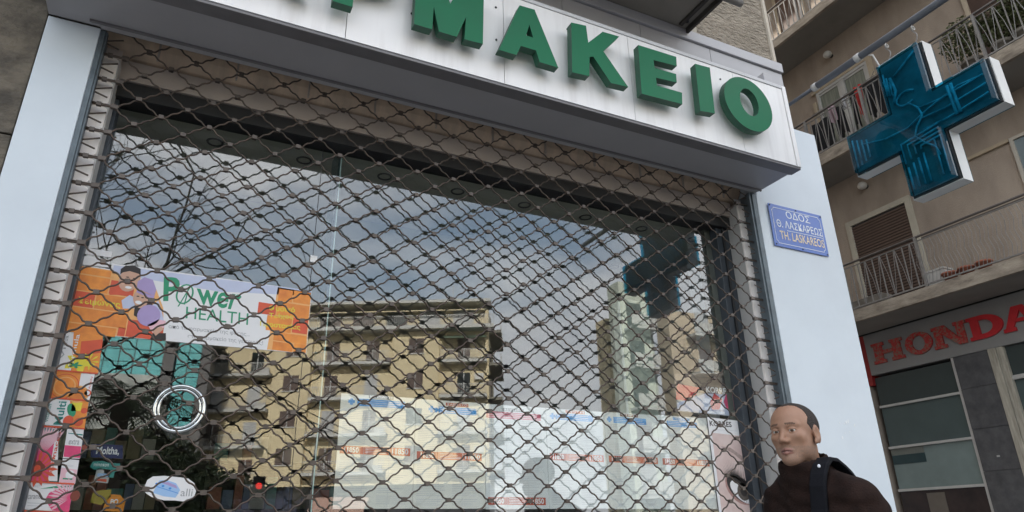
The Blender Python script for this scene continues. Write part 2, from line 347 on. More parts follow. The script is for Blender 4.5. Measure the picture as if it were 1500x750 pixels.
# ------------------------------------------------------------------ canopy and sign
YF = 0.872
cs = thing('pharmacy_sign', 'white canopy sign with raised green Greek letters spelling pharmacy', 'sign', XZ(0.45, 0.93, 0.7165))
db(MB(), -0.2535, 1.138, 0.882, 0.9985, 0.7175, 0.918).build('canopy_box', [under_m], cs)
db(MB(), -0.2535, 1.138, 0.8725, 0.899, 0.7115, 0.7170).build('front_lip', under_d, cs, bevel=0.002)
db(MB(), -0.2535, 1.137, 0.8995, 0.904, 0.7142, 0.7170).build('lip_groove', under_m, cs)
db(MB(), -0.200, 1.137, 0.984, 0.9885, 0.7135, 0.7172).build('rear_lip', under_d, cs, bevel=0.001)
db(MB(), -0.186, 1.131, 0.9888, 0.9999, 0.7145, 0.7174).build('rear_lip', under_m, cs, bevel=0.001)
m = MB(); sx = [-0.2535, -0.124, 0.152, 0.428, 0.704, 0.980, 1.1265]
for i in range(6):
    m = MB(); db(m, sx[i]+0.0006, sx[i+1]-0.0006, YF, 0.8815, 0.7180, 0.9165); m.build('sign_panel', white_panel, cs)
db(MB(), 1.1272, 1.1385, YF-0.002, 0.8815, 0.7165, 0.9255).build('edge_trim', white_panel, cs, bevel=0.002)
db(MB(), -0.2535, 1.1268, YF-0.002, 0.8815, 0.9170, 0.9255).build('edge_trim', trim_m, cs, bevel=0.002)
db(MB(), -0.2535, 1.1268, YF-0.001, 0.8815, 0.7172, 0.7178).build('edge_trim', trim_m, cs)
db(MB(), -0.2535, 1.138, 0.882, 0.9985, 0.9185, 0.925).build('canopy_top', trim_m, cs)
LY = 0.843
def letter(pts, hole=None, lab=None):
    m = MB(); f = lambda u, w, d: (u*LY*D, d*D, H+w*LY*D)
    m.prism(pts, f, LY, LY+0.0155, 0, hole); me = m
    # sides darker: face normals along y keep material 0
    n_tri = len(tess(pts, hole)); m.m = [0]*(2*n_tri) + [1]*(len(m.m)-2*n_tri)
    # bracket pins to the panel
    cx = sum(p[0] for p in pts)/len(pts)
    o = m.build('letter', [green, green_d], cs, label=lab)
    us = [p[0] for p in pts]; ws = [p[1] for p in pts]
    if lab and 'stub' not in lab:
        for (u, w) in ((min(us)-0.006, min(ws)+0.022), (min(us)-0.006, max(ws)-0.030)):
            pm = MB(); pm.tube([(u*YF*D, (YF-0.0016)*D, H+w*YF*D), (u*YF*D, (YF-0.0003)*D, H+w*YF*D)], 0.0055, 7); pm.build('letter_pin', black_m, o)
    return o
B_, T_ = 0.9025, 1.0400
def ell(cx, cz, a, b, n=36): return [(cx+a*math.cos(6.28318*k/n), cz+b*math.sin(6.28318*k/n)) for k in range(n)]
def A_(x0):
    # bold A, 0.138 wide
    w = 0.138; return [(x0, B_), (x0+0.0400, B_), (x0+0.0505, 0.9295), (x0+0.0860, 0.9295), (x0+0.0935, B_), (x0+w, B_), (x0+0.0865, T_-0.002), (x0+0.0505, T_-0.004)], [(x0+0.0635, 0.9610), (x0+0.0805, 0.9610), (x0+0.0725, 0.9925)]
letter(ell(-0.195, 0.971, 0.074, 0.052), ell(-0.195, 0.971, 0.036, 0.024), 'green letter phi ring')
letter([(-0.212, B_), (-0.178, B_), (-0.178, 0.9185), (-0.212, 0.9185)], None, 'lower stub of the green letter phi')
p_, h_ = A_(-0.040+0.012); letter(p_, h_, 'first green letter A')
arc = [(0.222+0.048*math.cos(a), 0.998+0.042*math.sin(a)) for a in np.linspace(-math.pi/2, math.pi/2, 12)]
arh = [(0.214+0.020*math.cos(a), 0.998+0.017*math.sin(a)) for a in np.linspace(-math.pi/2, math.pi/2, 8)]
letter([(0.1466, 0.8985), (0.1827, 0.8985), (0.1827, 0.956)] + arc + [(0.1466, T_)], [(0.1827, 0.981)] + arh + [(0.1827, 1.015)], 'green letter rho')
letter([(0.3006, B_), (0.3373, B_), (0.3388, 0.9590), (0.3510, B_), (0.3884, B_), (0.4075, 0.9590), (0.4045, B_), (0.4441, B_+0.002), (0.4470, T_), (0.3960, T_), (0.3735, 0.9800), (0.3505, T_), (0.3015, T_)], None, 'green letter M')
p_, h_ = A_(0.4795); letter(p_, h_, 'second green letter A')
letter([(0.6516, 0.9015), (0.6946, 0.9055), (0.6990, 0.9575), (0.7090, 0.9620), (0.7501, 0.9045), (0.7960, 0.9080), (0.7368, 0.9860), (0.7850, 1.0434), (0.7400, 1.0410), (0.6985, 0.9960), (0.6960, 1.0420), (0.6575, 1.0370)], None, 'green letter K')
letter([(0.8320, 0.9010), (0.9470, 0.9060), (0.9510, 0.9390), (0.8785, 0.9370), (0.8785, 0.9585), (0.9390, 0.9640), (0.9405, 0.9885), (0.8780, 0.9855), (0.8775, 1.0080), (0.9460, 1.0130), (0.9480, 1.0405), (0.8370, 1.0375)], None, 'green letter E')
letter([(0.9995, 0.9027), (1.0447, 0.9085), (1.0515, 1.0425), (1.0050, 1.0390)], None, 'green letter I')
letter(ell(1.1630, 0.9690, 0.0775, 0.0775, 44), ell(1.1665, 0.9750, 0.0300, 0.0400, 32), 'green letter O')

# ------------------------------------------------------------------ rolling grille
sg = thing('rolling_grille', 'dark brown rolling security grille of wavy bars drawn down over the shop window', 'security grille', XZ(0.47, 1.015, GZ))
GY = 1.015
def gX(k): return (-0.150 + 0.0330*k + 0.000026*k*k)*GY
def gZ(k, j):   # half row j
    p = 0.0452-0.0021*math.exp(-k/8); return (0.6725+0.003*k/36 - p*j/2)*GY
RAD = 0.0035
WP = [(0.0, 0.0), (0.16, 0.015), (0.24, 0.07), (0.36, 0.36), (0.46, 0.49), (0.56, 0.54), (0.66, 0.66), (0.78, 0.94), (0.86, 0.985), (1.0, 1.0)]
KN = 36
nrows = int((0.68+0.50)/0.0225)
for j in range(-2, nrows):
    pts = []; off = 0.0017
    for k in range(0, KN):
        up0 = ((k+j) % 2 == 0); h0 = j if up0 else j+1; h1 = j+1 if up0 else j
        x0, x1 = gX(k), gX(k+1); z0, z1 = gZ(k, h0), gZ(k+1, h1)
        z0 += -off if h0 == j else off; z1 += -off if h1 == j else off
        jx = random.uniform(-.0010, .0010); jz = random.uniform(-.0013, .0013)
        for (a, b) in WP[:-1]:
            e = 4*a*(1-a); yy = GY + (0.0016 if j % 2 else -0.0016)*(1-0*e)
            pts.append(XZ(x0+(x1-x0)*a+jx*e, yy, z0+(z1-z0)*b+jz*e))
    he = j if (0+j) % 2 == 0 else j+1; zo = -off if he == j else off
    hr = j if (KN+j) % 2 == 0 else j+1; zr = -off if hr == j else off
    yy = GY + (0.0016 if j % 2 else -0.0016)
    z0 = gZ(0, he)+zo; z1 = gZ(KN, hr)+zr
    pts = [XZ(-0.1850, yy, z0+0.001), XZ(-0.168, yy, z0+0.0006)] + pts + [XZ(gX(KN), yy, z1), XZ(1.128, yy, z1)]
    pts = [p for p in pts if p.z < H+0.758*D]
    if len(pts) > 3:
        MB().tube(pts, RAD, 6).build('wavy_bar', grille_m, sg, smooth=True)
cl = MB()
for k in range(0, KN+1):
    for j in range(-1, nrows):
        if (k+j) % 2: continue
        x = gX(k)+random.uniform(-.0005, .0005)+(0.004 if k == 0 else (-0.004 if k == KN else 0)); z = gZ(k, j)
        if z > 0.745: continue
        w = 0.0036*random.uniform(.9, 1.12) if k not in (0, KN) else 0.0052
        cx, cy, cz = x*D, GY*D, H+z*D; a = w*D; b = 0.0031*D; dpt = 0.0021*D
        rot = random.uniform(-.12, .12)
        cl.prism([(cx+u*a*math.cos(rot)-v*b*math.sin(rot), cz+u*a*math.sin(rot)+v*b*math.cos(rot)) for u, v in ((-1, -.7), (-.8, -1), (.8, -1), (1, -.7), (1, .7), (.8, 1), (-.8, 1), (-1, .7))], lambda u, v, d: (u, d, v), cy-dpt*1.5, cy+dpt*1.5)
        if k == 0:
            cl.box(cx-0.062, cx-0.045, cy-dpt*1.4, cy+dpt*1.4, cz-b*0.9, cz+b*0.9)
cl.build('bar_clip', clip_m, sg, kind='stuff')
# guide rails, plates and prongs
db(MB(), -0.1860, -0.1790, 1.0005, 1.045, GZ, 0.7140).build('guide_rail', rail_m, sg, bevel=0.002)
db(MB(), -0.1788, -0.1765, 1.0030, 1.012, GZ, 0.7140).build('guide_rail', rail_m, sg)
db(MB(), 1.1200, 1.1328, 1.0005, 1.045, GZ, 0.7140).build('guide_rail', rail_m, sg, bevel=0.002)
db(MB(), 1.1135, 1.1199, 1.0030, 1.012, GZ, 0.7140).build('guide_rail', rail_m, sg)
db(MB(), -0.1860, -0.157, 1.0365, 1.0395, GZ, 0.71).build('rail_back', board_m, sg)
db(MB(), 1.1005, 1.1199, 1.0365, 1.0395, GZ, 0.71).build('rail_back', reveal_m, sg)
def plate_mesh():
    m = MB(); w = 0.0205; h = 0.0385; q = 0.0035
    pts = [(0, 0), (w-q, 0), (w, q), (w, h-q*0.6), (w-q, h), (0, h)]
    m.prism([(u*D, v*D) for u, v in pts], lambda u, v, d: (u, d, v), 0, 0.012)
    return m
pl0 = None; pr0 = None
for side in (0, 1):
    first = None
    for r_ in range(0, 28):
        k = 0 if side == 0 else KN
        z = gZ(k, 2*r_+1) if True else 0
        zz = (z*1.03/GY) - 0.0192
        if zz < GZ: continue
        x = (-0.1793 if side == 0 else 1.1008)
        if first is None:
            m = plate_mesh(); m.v = [(v[0] if side == 0 else 0.0205*D-v[0], v[1], v[2]) for v in m.v]
            m.v = [(v[0]+x*D, v[1]+1.0305*D, v[2]+H+zz*D) for v in m.v]
            first = m.build('guide_plate', plate_m, sg, bevel=0.002); z_first = zz
        else: dup(first, sg, (0, 0, (zz-z_first)*D))
    fp = None
    for r_ in range(-1, 28):
        k = 0 if side == 0 else KN
        z = gZ(k, 2*r_+1)
        if z > 0.72 or z < GZ+.02: continue
        if fp is None:
            s_ = 1 if side == 0 else -1; x = -0.1785 if side == 0 else 1.1195
            m = MB(); a = XZ(x, GY, z)
            m.tube([XZ(x-0.004*s_, GY, z+0.0012), XZ(x, GY, z+0.0020), XZ(x+0.0225*s_, GY-0.001, z+0.0096)], RAD*0.95, 6)
            m.tube([XZ(x-0.004*s_, GY, z-0.0012), XZ(x, GY, z-0.0020), XZ(x+0.0190*s_, GY-0.001, z-0.0088)], RAD*0.95, 6)
            fp = m.build('end_prong', grille_m, sg, smooth=True); zf = z
        else: dup(fp, sg, (0, 0, (z-zf)*D))
# ------------------------------------------------------------------ street name sign
enamel = mat('blue_enamel', (0.030, 0.105, 0.42), 0.28, var=0.10, scale=5, col2=(0.045, 0.13, 0.45))
en_white = flat('enamel_white', (0.72, 0.76, 0.82), 0.3); en_cream = mat('enamel_cream', (0.74, 0.60, 0.42), 0.35, var=0.08, scale=30)
ss = thing('street_sign', 'blue enamel street name sign with white Greek and cream Latin letters on the pale pillar', 'street sign', P(1.249, 0.6, 0.997))
X0, X1_, Z0, Z1_ = 1.1615, 1.3350, 0.5870, 0.6935
def sf(u, w, d):
    a = (u-X0)/(X1_-X0); b = (w-Z0)/(Z1_-Z0)
    return (u*D, (d - 0.0016*math.sin(a*3.1)*math.sin(b*3.1) - 0.001*b)*D, H+w*D)
m = MB(); n = 10
for i in range(n):
    for j in range(6):
        u0, u1 = X0+(X1_-X0)*i/n, X0+(X1_-X0)*(i+1)/n; w0, w1 = Z0+(Z1_-Z0)*j/6, Z0+(Z1_-Z0)*(j+1)/6
        m.quad(sf(u0, w0, .9965), sf(u1, w0, .9965), sf(u1, w1, .9965), sf(u0, w1, .9965))
        m.quad(sf(u0, w0, .9975), sf(u1, w0, .9975), sf(u1, w1, .9975), sf(u0, w1, .9975))
for i in range(n):
    for w in (Z0, Z1_):
        u0, u1 = X0+(X1_-X0)*i/n, X0+(X1_-X0)*(i+1)/n; m.quad(sf(u0, w, .9965), sf(u1, w, .9965), sf(u1, w, .9975), sf(u0, w, .9975))
for u in (X0, X1_):
    for j in range(6):
        w0, w1 = Z0+(Z1_-Z0)*j/6, Z0+(Z1_-Z0)*(j+1)/6; m.quad(sf(u, w0, .9965), sf(u, w1, .9965), sf(u, w1, .9975), sf(u, w0, .9975))
m.build('enamel_plate', enamel, ss)
m = MB(); b = 0.0085; c = 0.006; t = 0.0013
def strip(pts):
    for (a0, a1) in zip(pts[:-1], pts[1:]):
        dx, dz = a1[0]-a0[0], a1[1]-a0[1]; L = math.hypot(dx, dz); nx, nz_ = -dz/L*t/2, dx/L*t/2
        k = max(1, int(L/0.02))
        for q in range(k):
            s0, s1 = q/k, (q+1)/k
            m.quad(*[sf(a0[0]+dx*s+sx*nx, a0[1]+dz*s+sx*nz_, .9961) for s, sx in ((s0, -1), (s1, -1), (s1, 1), (s0, 1))])
xa, xb, za, zb_ = X0+b, X1_-b, Z0+b, Z1_-b
strip([(xa+c, za), (xb-c, za)]); strip([(xa+c, zb_), (xb-c, zb_)]); strip([(xa, za+c), (xa, zb_-c)]); strip([(xb, za+c), (xb, zb_-c)])
for (cx, cz, a0) in ((xa, za, 0), (xb, za, 90), (xb, zb_, 180), (xa, zb_, 270)):
    strip([(cx+c*math.cos(R(a0+q*22.5)), cz+c*math.sin(R(a0+q*22.5))) for q in range(5)])
m.build('white_border', en_white, ss)
m = MB(); put_text(m, 'ΟΔΟΣ', 1.213, 1.291, 0.6635, 0.6825, sf, .9961, 0, offset=0.004)
put_text(m, 'Θ. ΛΑΣΚΑΡΕΩΣ', 1.1785, 1.3265, 0.6362, 0.6555, sf, .9961, 0, offset=0.008); strip([(1.207, 0.6305), (1.325, 0.6318)])
m.build('white_lettering', en_white, ss)
m = MB(); put_text(m, 'TH. LASKAREOS', 1.183, 1.3255, 0.6065, 0.6275, sf, .9961, 0, offset=0.012); m.build('cream_lettering', en_cream, ss)
sc0 = None
for (u, w) in ((1.1655, 0.6895), (1.249, 0.6900), (1.3315, 0.6890), (1.167, 0.5915), (1.2495, 0.5910), (1.331, 0.5910)):
    m = MB(); q = sf(u, w, .9955); m.ball(q, 0.005, 8, 5, sc=(1, .5, 1)); m.build('screw', black_m, ss, smooth=True)

# ------------------------------------------------------------------ posters and stickers on the glass
YP = 1.0912   # behind the glass
YO = 1.0877   # on its outer face
def poster(name, label, cat, corners, arts, mats, group=None, sheet=0, y=YP, thick=0.0006):
    t = thing(name, label, cat, P(corners[3][0], corners[3][1], y), group)
    f = lambda u, w, d: P(u, w, d)
    m = MB(); m.prism(corners, f, y, y+thick); m.build('sheet', mats[sheet], t)
    if arts:
        m = MB()
        for i, (mi, lay, what) in enumerate(arts):
            d = y-0.00010*lay
            if isinstance(what, list): m.add([f(u, w, d) for u, w in what], tess(what), mi)
            else: what(m, f, d, mi)
        m.build('printed_artwork', mats, t)
    return t
def TX(body, a, b, offset=0.0, rot=0, shear=0.0):
    # ink box from corner a to b (tangents); skewing is ignored
    return lambda m, f, d, mi: put_text(m, body, min(a[0], b[0]), max(a[0], b[0]), min(a[1], b[1]), max(a[1], b[1]), f, d, mi, offset, rot, shear)
def TQ(body, bl, br, tr, tl, offset=0.0):
    def g(m, f, d, mi):
        def q(u, w, d_):
            a = [bl[i]*(1-u)*(1-w)+br[i]*u*(1-w)+tr[i]*u*w+tl[i]*(1-u)*w for i in (0, 1)]; return f(a[0], a[1], d_)
        put_text(m, body, 0, 1, 0, 1, q, d, mi, offset)
    return g
def ov(cx, cz, a, b, n=20, rot=0, a0=0, a1=360, wob=0):
    c, s = math.cos(R(rot)), math.sin(R(rot)); r = []
    for k in range(n+(a1-a0 < 360)):
        t = R(a0+(a1-a0)*k/n); q = 1+wob*math.sin(5*t+cx*90)
        u, w = a*q*math.cos(t), b*q*math.sin(t); r.append((cx+u*c-w*s, cz+u*s+w*c))
    return r
def band(x0, x1, z0, z1, dz=0.0): return [(x0, z0), (x1, z0+dz), (x1, z1+dz), (x0, z1)]
paper = mat('white_paper', (0.80, 0.80, 0.82), 0.5, var=0.02, scale=3)
p_orange = mat('print_orange', (0.80, 0.30, 0.05), 0.45, var=0.18, scale=14, col2=(0.66, 0.19, 0.04)); p_red = mat('print_red', (0.68, 0.10, 0.045), 0.45, var=0.12, scale=12)
p_mortar = flat('print_pale_orange', (0.85, 0.45, 0.17)); p_yellow = flat('print_yellow', (0.78, 0.68, 0.06)); p_green = flat('print_green', (0.03, 0.30, 0.16))
p_skin = flat('print_skin', (0.62, 0.38, 0.28)); p_hair = flat('print_dark', (0.03, 0.025, 0.025)); p_lilac = flat('print_lilac', (0.42, 0.33, 0.60)); p_sky = flat('print_sky', (0.55, 0.60, 0.78))
p_pink = mat('print_pink', (0.72, 0.07, 0.20), 0.45, var=0.15, scale=25); p_pale = flat('print_pale_pink', (0.80, 0.50, 0.58)); p_grey = flat('print_grey', (0.35, 0.36, 0.38)); p_lgrey = flat('print_light_grey', (0.60, 0.61, 0.64)); p_blue = flat('print_blue', (0.06, 0.28, 0.72)); p_lblue = flat('print_light_blue', (0.35, 0.55, 0.85)); p_teal = flat('print_teal', (0.02, 0.24, 0.22)); p_white = flat('print_white', (0.82, 0.82, 0.84)); p_brown = flat('print_brown', (0.22, 0.05, 0.03))
PM = [paper, p_orange, p_red, p_mortar, p_yellow, p_green, p_skin, p_hair, p_lilac, p_sky, p_pink, p_pale, p_grey, p_lgrey, p_blue, p_lblue, p_teal, p_white, p_brown]
(PA, OR, RE, MO, YE, GR, SK, HA, LI, SY, PI_, PP, GY_, LG, BL, LB, TE, WH, BRN) = range(19)
# the banner
def brick(x0, x1, z0, z1, mi, sl=-0.004): return (mi, 2, [(x0, z0), (x1, z0+sl*(x1-x0)/0.1), (x1, z1+sl*(x1-x0)/0.1), (x0, z1)])
arts = [(MO, 1, [(-.1405, .2485), (-.028, .2475), (-.035, .292), (-.048, .318), (-.088, .3255), (-.1035, .337), (-.1405, .338)]),
        (SY, 1, [(-.1035, .3445), (.1585, .3435), (.1585, .335), (.03, .325), (-.1035, .333)]),
        (MO, 1, [(.105, .2475), (.1595, .2475), (.1585, .3405), (.110, .3425)])]
for (x0, x1, z0, z1, mi) in [(-.1405, -.1045, .328, .337, OR), (-.1405, -.104, .305, .3262, OR), (-.1025, -.074, .304, .3235, RE), (-.1405, -.117, .283, .3035, RE), (-.1155, -.075, .282, .3025, OR), (-.1405, -.075, .2615, .2815, OR), (-.1405, -.085, .2485, .260, OR), (-.0735, -.03, .2485, .272, RE), (-.083, -.0745, .2485, .260, RE), (.0860, .111, .2995, .3165, RE),
                         (.112, .132, .322, .3405, OR), (.1335, .158, .322, .3405, OR), (.112, .158, .300, .3205, OR), (.100, .135, .276, .2985, OR), (.1365, .158, .276, .2985, RE), (.112, .158, .262, .2745, OR), (.112, .140, .248, .2605, OR), (.1415, .158, .248, .2605, OR)]: arts.append(brick(x0, x1, z0, z1, mi))
arts += [(RE, 3, [(-0.1015, 0.3024), (-0.0811, 0.3051), (-0.0799, 0.3170), (-0.0888, 0.3216), (-0.0988, 0.3143)]), (SY, 3, [(-0.0826, 0.2857), (-0.0668, 0.2876), (-0.0647, 0.2995), (-0.0779, 0.3055), (-0.0861, 0.2967)]), (HA, 4, [(-0.0684, 0.2779), (-0.0524, 0.2702), (-0.0500, 0.2955), (-0.0596, 0.3040), (-0.0703, 0.2988)]),
         (SK, 5, ov(*(-0.0817, 0.3275), .0125, .0180, rot=-8)), (HA, 6, [(-0.0940, 0.3326), (-0.0945, 0.3405), (-0.0898, 0.3462), (-0.0794, 0.3478), (-0.0712, 0.3440), (-0.0696, 0.3342), (-0.0725, 0.3368), (-0.0837, 0.3391), (-0.0913, 0.3360)]), (HA, 7, ov(*(-0.0846, 0.3301), .0020, .0008)), (HA, 7, ov(*(-0.0762, 0.3293), .0020, .0008)), (WH, 7, ov(*(-0.0813, 0.3158), .0040, .0018)), (RE, 6, ov(*(-0.0793, 0.3229), .0012, .0022)),
         (LI, 6, [(-0.0711, 0.3133), (-0.0716, 0.3260), (-0.0644, 0.3330), (-0.0540, 0.3305), (-0.0477, 0.3174), (-0.0486, 0.3074), (-0.0593, 0.3119)]), (SK, 7, ov(*(-0.0642, 0.3015), .0088, .0130, rot=14)), (HA, 6, [(-0.0583, 0.3062), (-0.0518, 0.3070), (-0.0477, 0.2919), (-0.0555, 0.2890)]), (WH, 8, ov(*(-0.0658, 0.2964), .0042, .0024, rot=-10)), (HA, 8, ov(*(-0.0680, 0.3049), .0018, .0008)), (HA, 8, ov(*(-0.0621, 0.3037), .0018, .0008)), (LI, 8, [(-0.0706, 0.3104), (-0.0704, 0.3143), (-0.0486, 0.3074), (-0.0486, 0.3025)]),
         (SY, 7, [(-0.0497, 0.2936), (-0.0427, 0.3023), (-0.0376, 0.2912), (-0.0316, 0.2745), (-0.0414, 0.2733)]), (LI, 8, ov(*(-0.0507, 0.2799), .0140, .0150)), (PP, 8, [(-0.0502, 0.2666), (-0.0385, 0.2756), (-0.0292, 0.2747), (-0.0302, 0.2650), (-0.0420, 0.2561)]), (SK, 9, [(-0.0442, 0.2597), (-0.0337, 0.2665), (-0.0299, 0.2631), (-0.0381, 0.2528)]), (HA, 7, [(-0.0438, 0.2475), (-0.0249, 0.2475), (-0.0265, 0.2578), (-0.0420, 0.2561)]),
         (GR, 2, TQ('P', (-0.0368, 0.3021), (-0.0176, 0.3045), (-0.0211, 0.3393), (-0.0413, 0.3364), .03)), (GR, 2, TQ('wer', (0.0068, 0.3036), (0.0574, 0.2998), (0.0626, 0.3241), (0.0018, 0.3262), .02)), (GR, 2, TQ('HEALTH', (-0.0056, 0.2813), (0.0753, 0.2806), (0.0742, 0.2977), (-0.0072, 0.2979))),
         (GR, 2, ov(*(-0.0118, 0.3156), .0108, .0150, rot=-12)), (PA, 3, ov(*(-0.0118, 0.3156), .0085, .0130, rot=-12)), (GR, 4, [(-0.0182, 0.2965), (-0.0165, 0.2968), (-0.0048, 0.3294), (-0.0066, 0.3291)]), (GR, 4, [(-0.0110, 0.3004), (-0.0093, 0.3006), (-0.0077, 0.3189), (-0.0094, 0.3186)]),
         (GY_, 2, TQ('από το φαρμακείο της φύσης...', (-0.0241, 0.2638), (0.0802, 0.2630), (0.0793, 0.2699), (-0.0251, 0.2704))), (GY_, 2, TQ('στο φαρμακείο της γειτονιάς!', (0.0011, 0.2530), (0.0990, 0.2519), (0.0981, 0.2598), (0.0002, 0.2596))),
         (YE, 4, TQ('Χειμώνας', (-0.1341, 0.2850), (-0.0855, 0.2844), (-0.0873, 0.2947), (-0.1354, 0.2960), .02)), (YE, 4, TQ('Φυσικό', (0.1014, 0.3051), (0.1380, 0.3064), (0.1372, 0.3148), (0.1005, 0.3134), .02)), (YE, 4, TQ('Τείχος', (0.1027, 0.2939), (0.1372, 0.2947), (0.1364, 0.3030), (0.1018, 0.3021), .02)), (YE, 4, TQ('Προστασίας', (0.0921, 0.2794), (0.1484, 0.2793), (0.1476, 0.2886), (0.0911, 0.2884), .02))]
poster('advertising_banner', 'wide advertising banner with orange brick print, hugging couple and green Power HEALTH lettering', 'banner', [(-.1415, .2475), (.1600, .2465), (.1590, .3435), (-.1060, .3470), (-.1060, .3385), (-.1415, .3385)], arts, PM, y=YO)
poster('paper_strip', 'upper of two blank white paper strips stuck above the orange banner', 'paper strip', [(-.1480, .3555), (-.1085, .3550), (-.1085, .3635), (-.1480, .3645)], [], [paper], 'white paper strips above the banner', y=YO)
poster('paper_strip', 'lower of two blank white paper strips, directly touching the banner top edge', 'paper strip', [(-.1480, .3400), (-.1085, .3405), (-.1085, .3515), (-.1480, .3530)], [], [paper], 'white paper strips above the banner', y=YO)
# product posters down the left edge
GP = 'small product posters down the left edge of the window'
def petals(cx, cz, r0, r1, n, mi, lay, a0=0, a1=360, w=7):
    o = []
    for k in range(n):
        t = R(a0+(a1-a0)*k/n); tl, tr = t-R(w), t+R(w)
        o.append((mi, lay, [(cx+r0*math.cos(t), cz+r0*math.sin(t)), (cx+r1*.75*math.cos(tl), cz+r1*.75*math.sin(tl)), (cx+r1*math.cos(t), cz+r1*math.sin(t)), (cx+r1*.75*math.cos(tr), cz+r1*.75*math.sin(tr))]))
    return o
poster('product_poster', 'topmost left product poster with orange and yellow print and sideways formula lettering', 'poster', [(-0.1426, 0.1989), (-0.0951, 0.1983), (-0.0986, 0.2474), (-0.1431, 0.2500)],
       [(OR, 1, [(-0.1250, 0.1986), (-0.0951, 0.1983), (-0.0986, 0.2474), (-0.1316, 0.2485)]), (RE, 2, [(-0.1193, 0.2193), (-0.0967, 0.2240), (-0.0977, 0.2420), (-0.1211, 0.2369)]), (YE, 2, ov(-.118, .209, .013, .010, wob=.4)), (GR, 3, ov(-.122, .206, .006, .003, wob=.5)), (GY_, 2, TX('Vita', (-0.1401, 0.2121), (-0.1359, 0.2435), 0, 90)), (WH, 3, TX('formula', (-0.1294, 0.2026), (-0.1243, 0.2456), .01, 90))] + petals(-.108, .212, .002, .012, 9, YE, 4), PM, GP, y=YO)
poster('product_poster', 'left product poster with orange slices and sideways vitamin lettering', 'poster', [(-0.1429, 0.1649), (-0.0983, 0.1635), (-0.0985, 0.1963), (-0.1436, 0.1971)],
       [(OR, 1, [(-0.1429, 0.1649), (-0.1125, 0.1643), (-0.1135, 0.1969), (-0.1436, 0.1971)]), (RE, 3, ov(-.128, .179, .0155, .0155, a0=0, a1=360)), (OR, 4, ov(-.128, .179, .0145, .0145)), (MO, 5, ov(-.128, .179, .0118, .0118)), (OR, 6, ov(-.128, .179, .0105, .0105)), (MO, 3, ov(-.112, .170, .0118, .0108)), (OR, 4, ov(-.112, .170, .0100, .0090)), (RE, 2, TX('VITAMIN', (-0.1021, 0.1675), (-0.1000, 0.1927), 0, 90)), (RE, 3, ov(-.1025, .1720, .0045, .0045)), (PA, 4, ov(-.1025, .1720, .0030, .0030))], PM, GP, y=YO)
poster('product_poster', 'left product poster with sideways Multi lettering beside fruit', 'poster', [(-0.1424, 0.1312), (-0.0971, 0.1291), (-0.0988, 0.1617), (-0.1440, 0.1632)],
       [(OR, 1, [(-0.1146, 0.1300), (-0.0971, 0.1291), (-0.0988, 0.1617), (-0.1187, 0.1622)]), (YE, 2, [(-0.1154, 0.1490), (-0.1053, 0.1495), (-0.1050, 0.1597), (-0.1162, 0.1607)]), (RE, 3, ov(-.1160, .1370, .0055, .0065)), (RE, 3, ov(-.1015, .1500, .0035, .0035)), (GR, 2, ov(-.1150, .1500, .0045, .0085, rot=20)), (TE, 2, TX('Multi', (-0.1306, 0.1317), (-0.1219, 0.1603), .02, 90)), (TE, 2, TX('vitamin', (-0.1403, 0.1346), (-0.1369, 0.1561), 0, 90)), (RE, 4, ov(-.1050, .1360, .005, .005))], PM, GP, y=YO)
poster('product_poster', 'tall left product poster with big pink echinacea flower', 'poster', [(-0.1400, 0.0667), (-0.1133, 0.0663), (-0.1240, 0.1271), (-0.1419, 0.1288)],
       [(PI_, 1, [(-0.1400, 0.0667), (-0.1229, 0.0662), (-0.1255, 0.1133), (-0.1296, 0.1269), (-0.1419, 0.1288)]), (TE, 2, [(-0.1411, 0.1216), (-0.1255, 0.1206), (-0.1259, 0.1262), (-0.1417, 0.1280)])] + petals(-.1350, .0950, .006, .036, 13, PP, 3, 60, 130, 3) + petals(-.1360, .0800, .004, .021, 16, RE, 4) + [(BRN, 5, ov(-.1365, .0800, .0075, .0090, wob=.1)), (RE, 6, ov(-.1365, .0800, .0035, .0045)), (RE, 3, TX('echinacea', (-0.1207, 0.0724), (-0.1247, 0.1239), .01, 90))], PM, GP, y=YO)
poster('product_poster', 'small left product poster with white top and pink flower beside extra lettering', 'poster', [(-0.1130, 0.0929), (-0.0952, 0.0926), (-0.0976, 0.1283), (-0.1150, 0.1283)],
       [(PI_, 1, [(-0.1126, 0.0945), (-0.0953, 0.0934), (-0.0965, 0.1070), (-0.1138, 0.1081)]), (GY_, 2, TX('extra', (-0.1105, 0.1090), (-0.0995, 0.1151), .01)), (TE, 2, [(-0.1131, 0.1227), (-0.0978, 0.1217), (-0.0975, 0.1200), (-0.1130, 0.1219)]), (LG, 2, TX('flower', (-0.1105, 0.1236), (-0.1011, 0.1273), 0)), (BRN, 3, ov(-.0930, .1060, .0030, .0035))], PM, GP, y=YO)
poster('product_poster', 'small left product poster with pale pink print and pale bottle shape', 'poster', [(-0.1116, 0.0647), (-0.0946, 0.0633), (-0.0956, 0.0910), (-0.1128, 0.0921)],
       [(PP, 1, [(-0.1111, 0.0655), (-0.0947, 0.0641), (-0.0956, 0.0798), (-0.1122, 0.0819)]), (WH, 2, ov(-.1020, .0740, .0045, .0050)), (GR, 2, [(-0.1082, 0.0686), (-0.0969, 0.0680), (-0.0972, 0.0696), (-0.1085, 0.0702)]), (LG, 2, TX('lotion', (-0.1075, 0.0828), (-0.1004, 0.0861), 0))], PM, GP, y=YO)
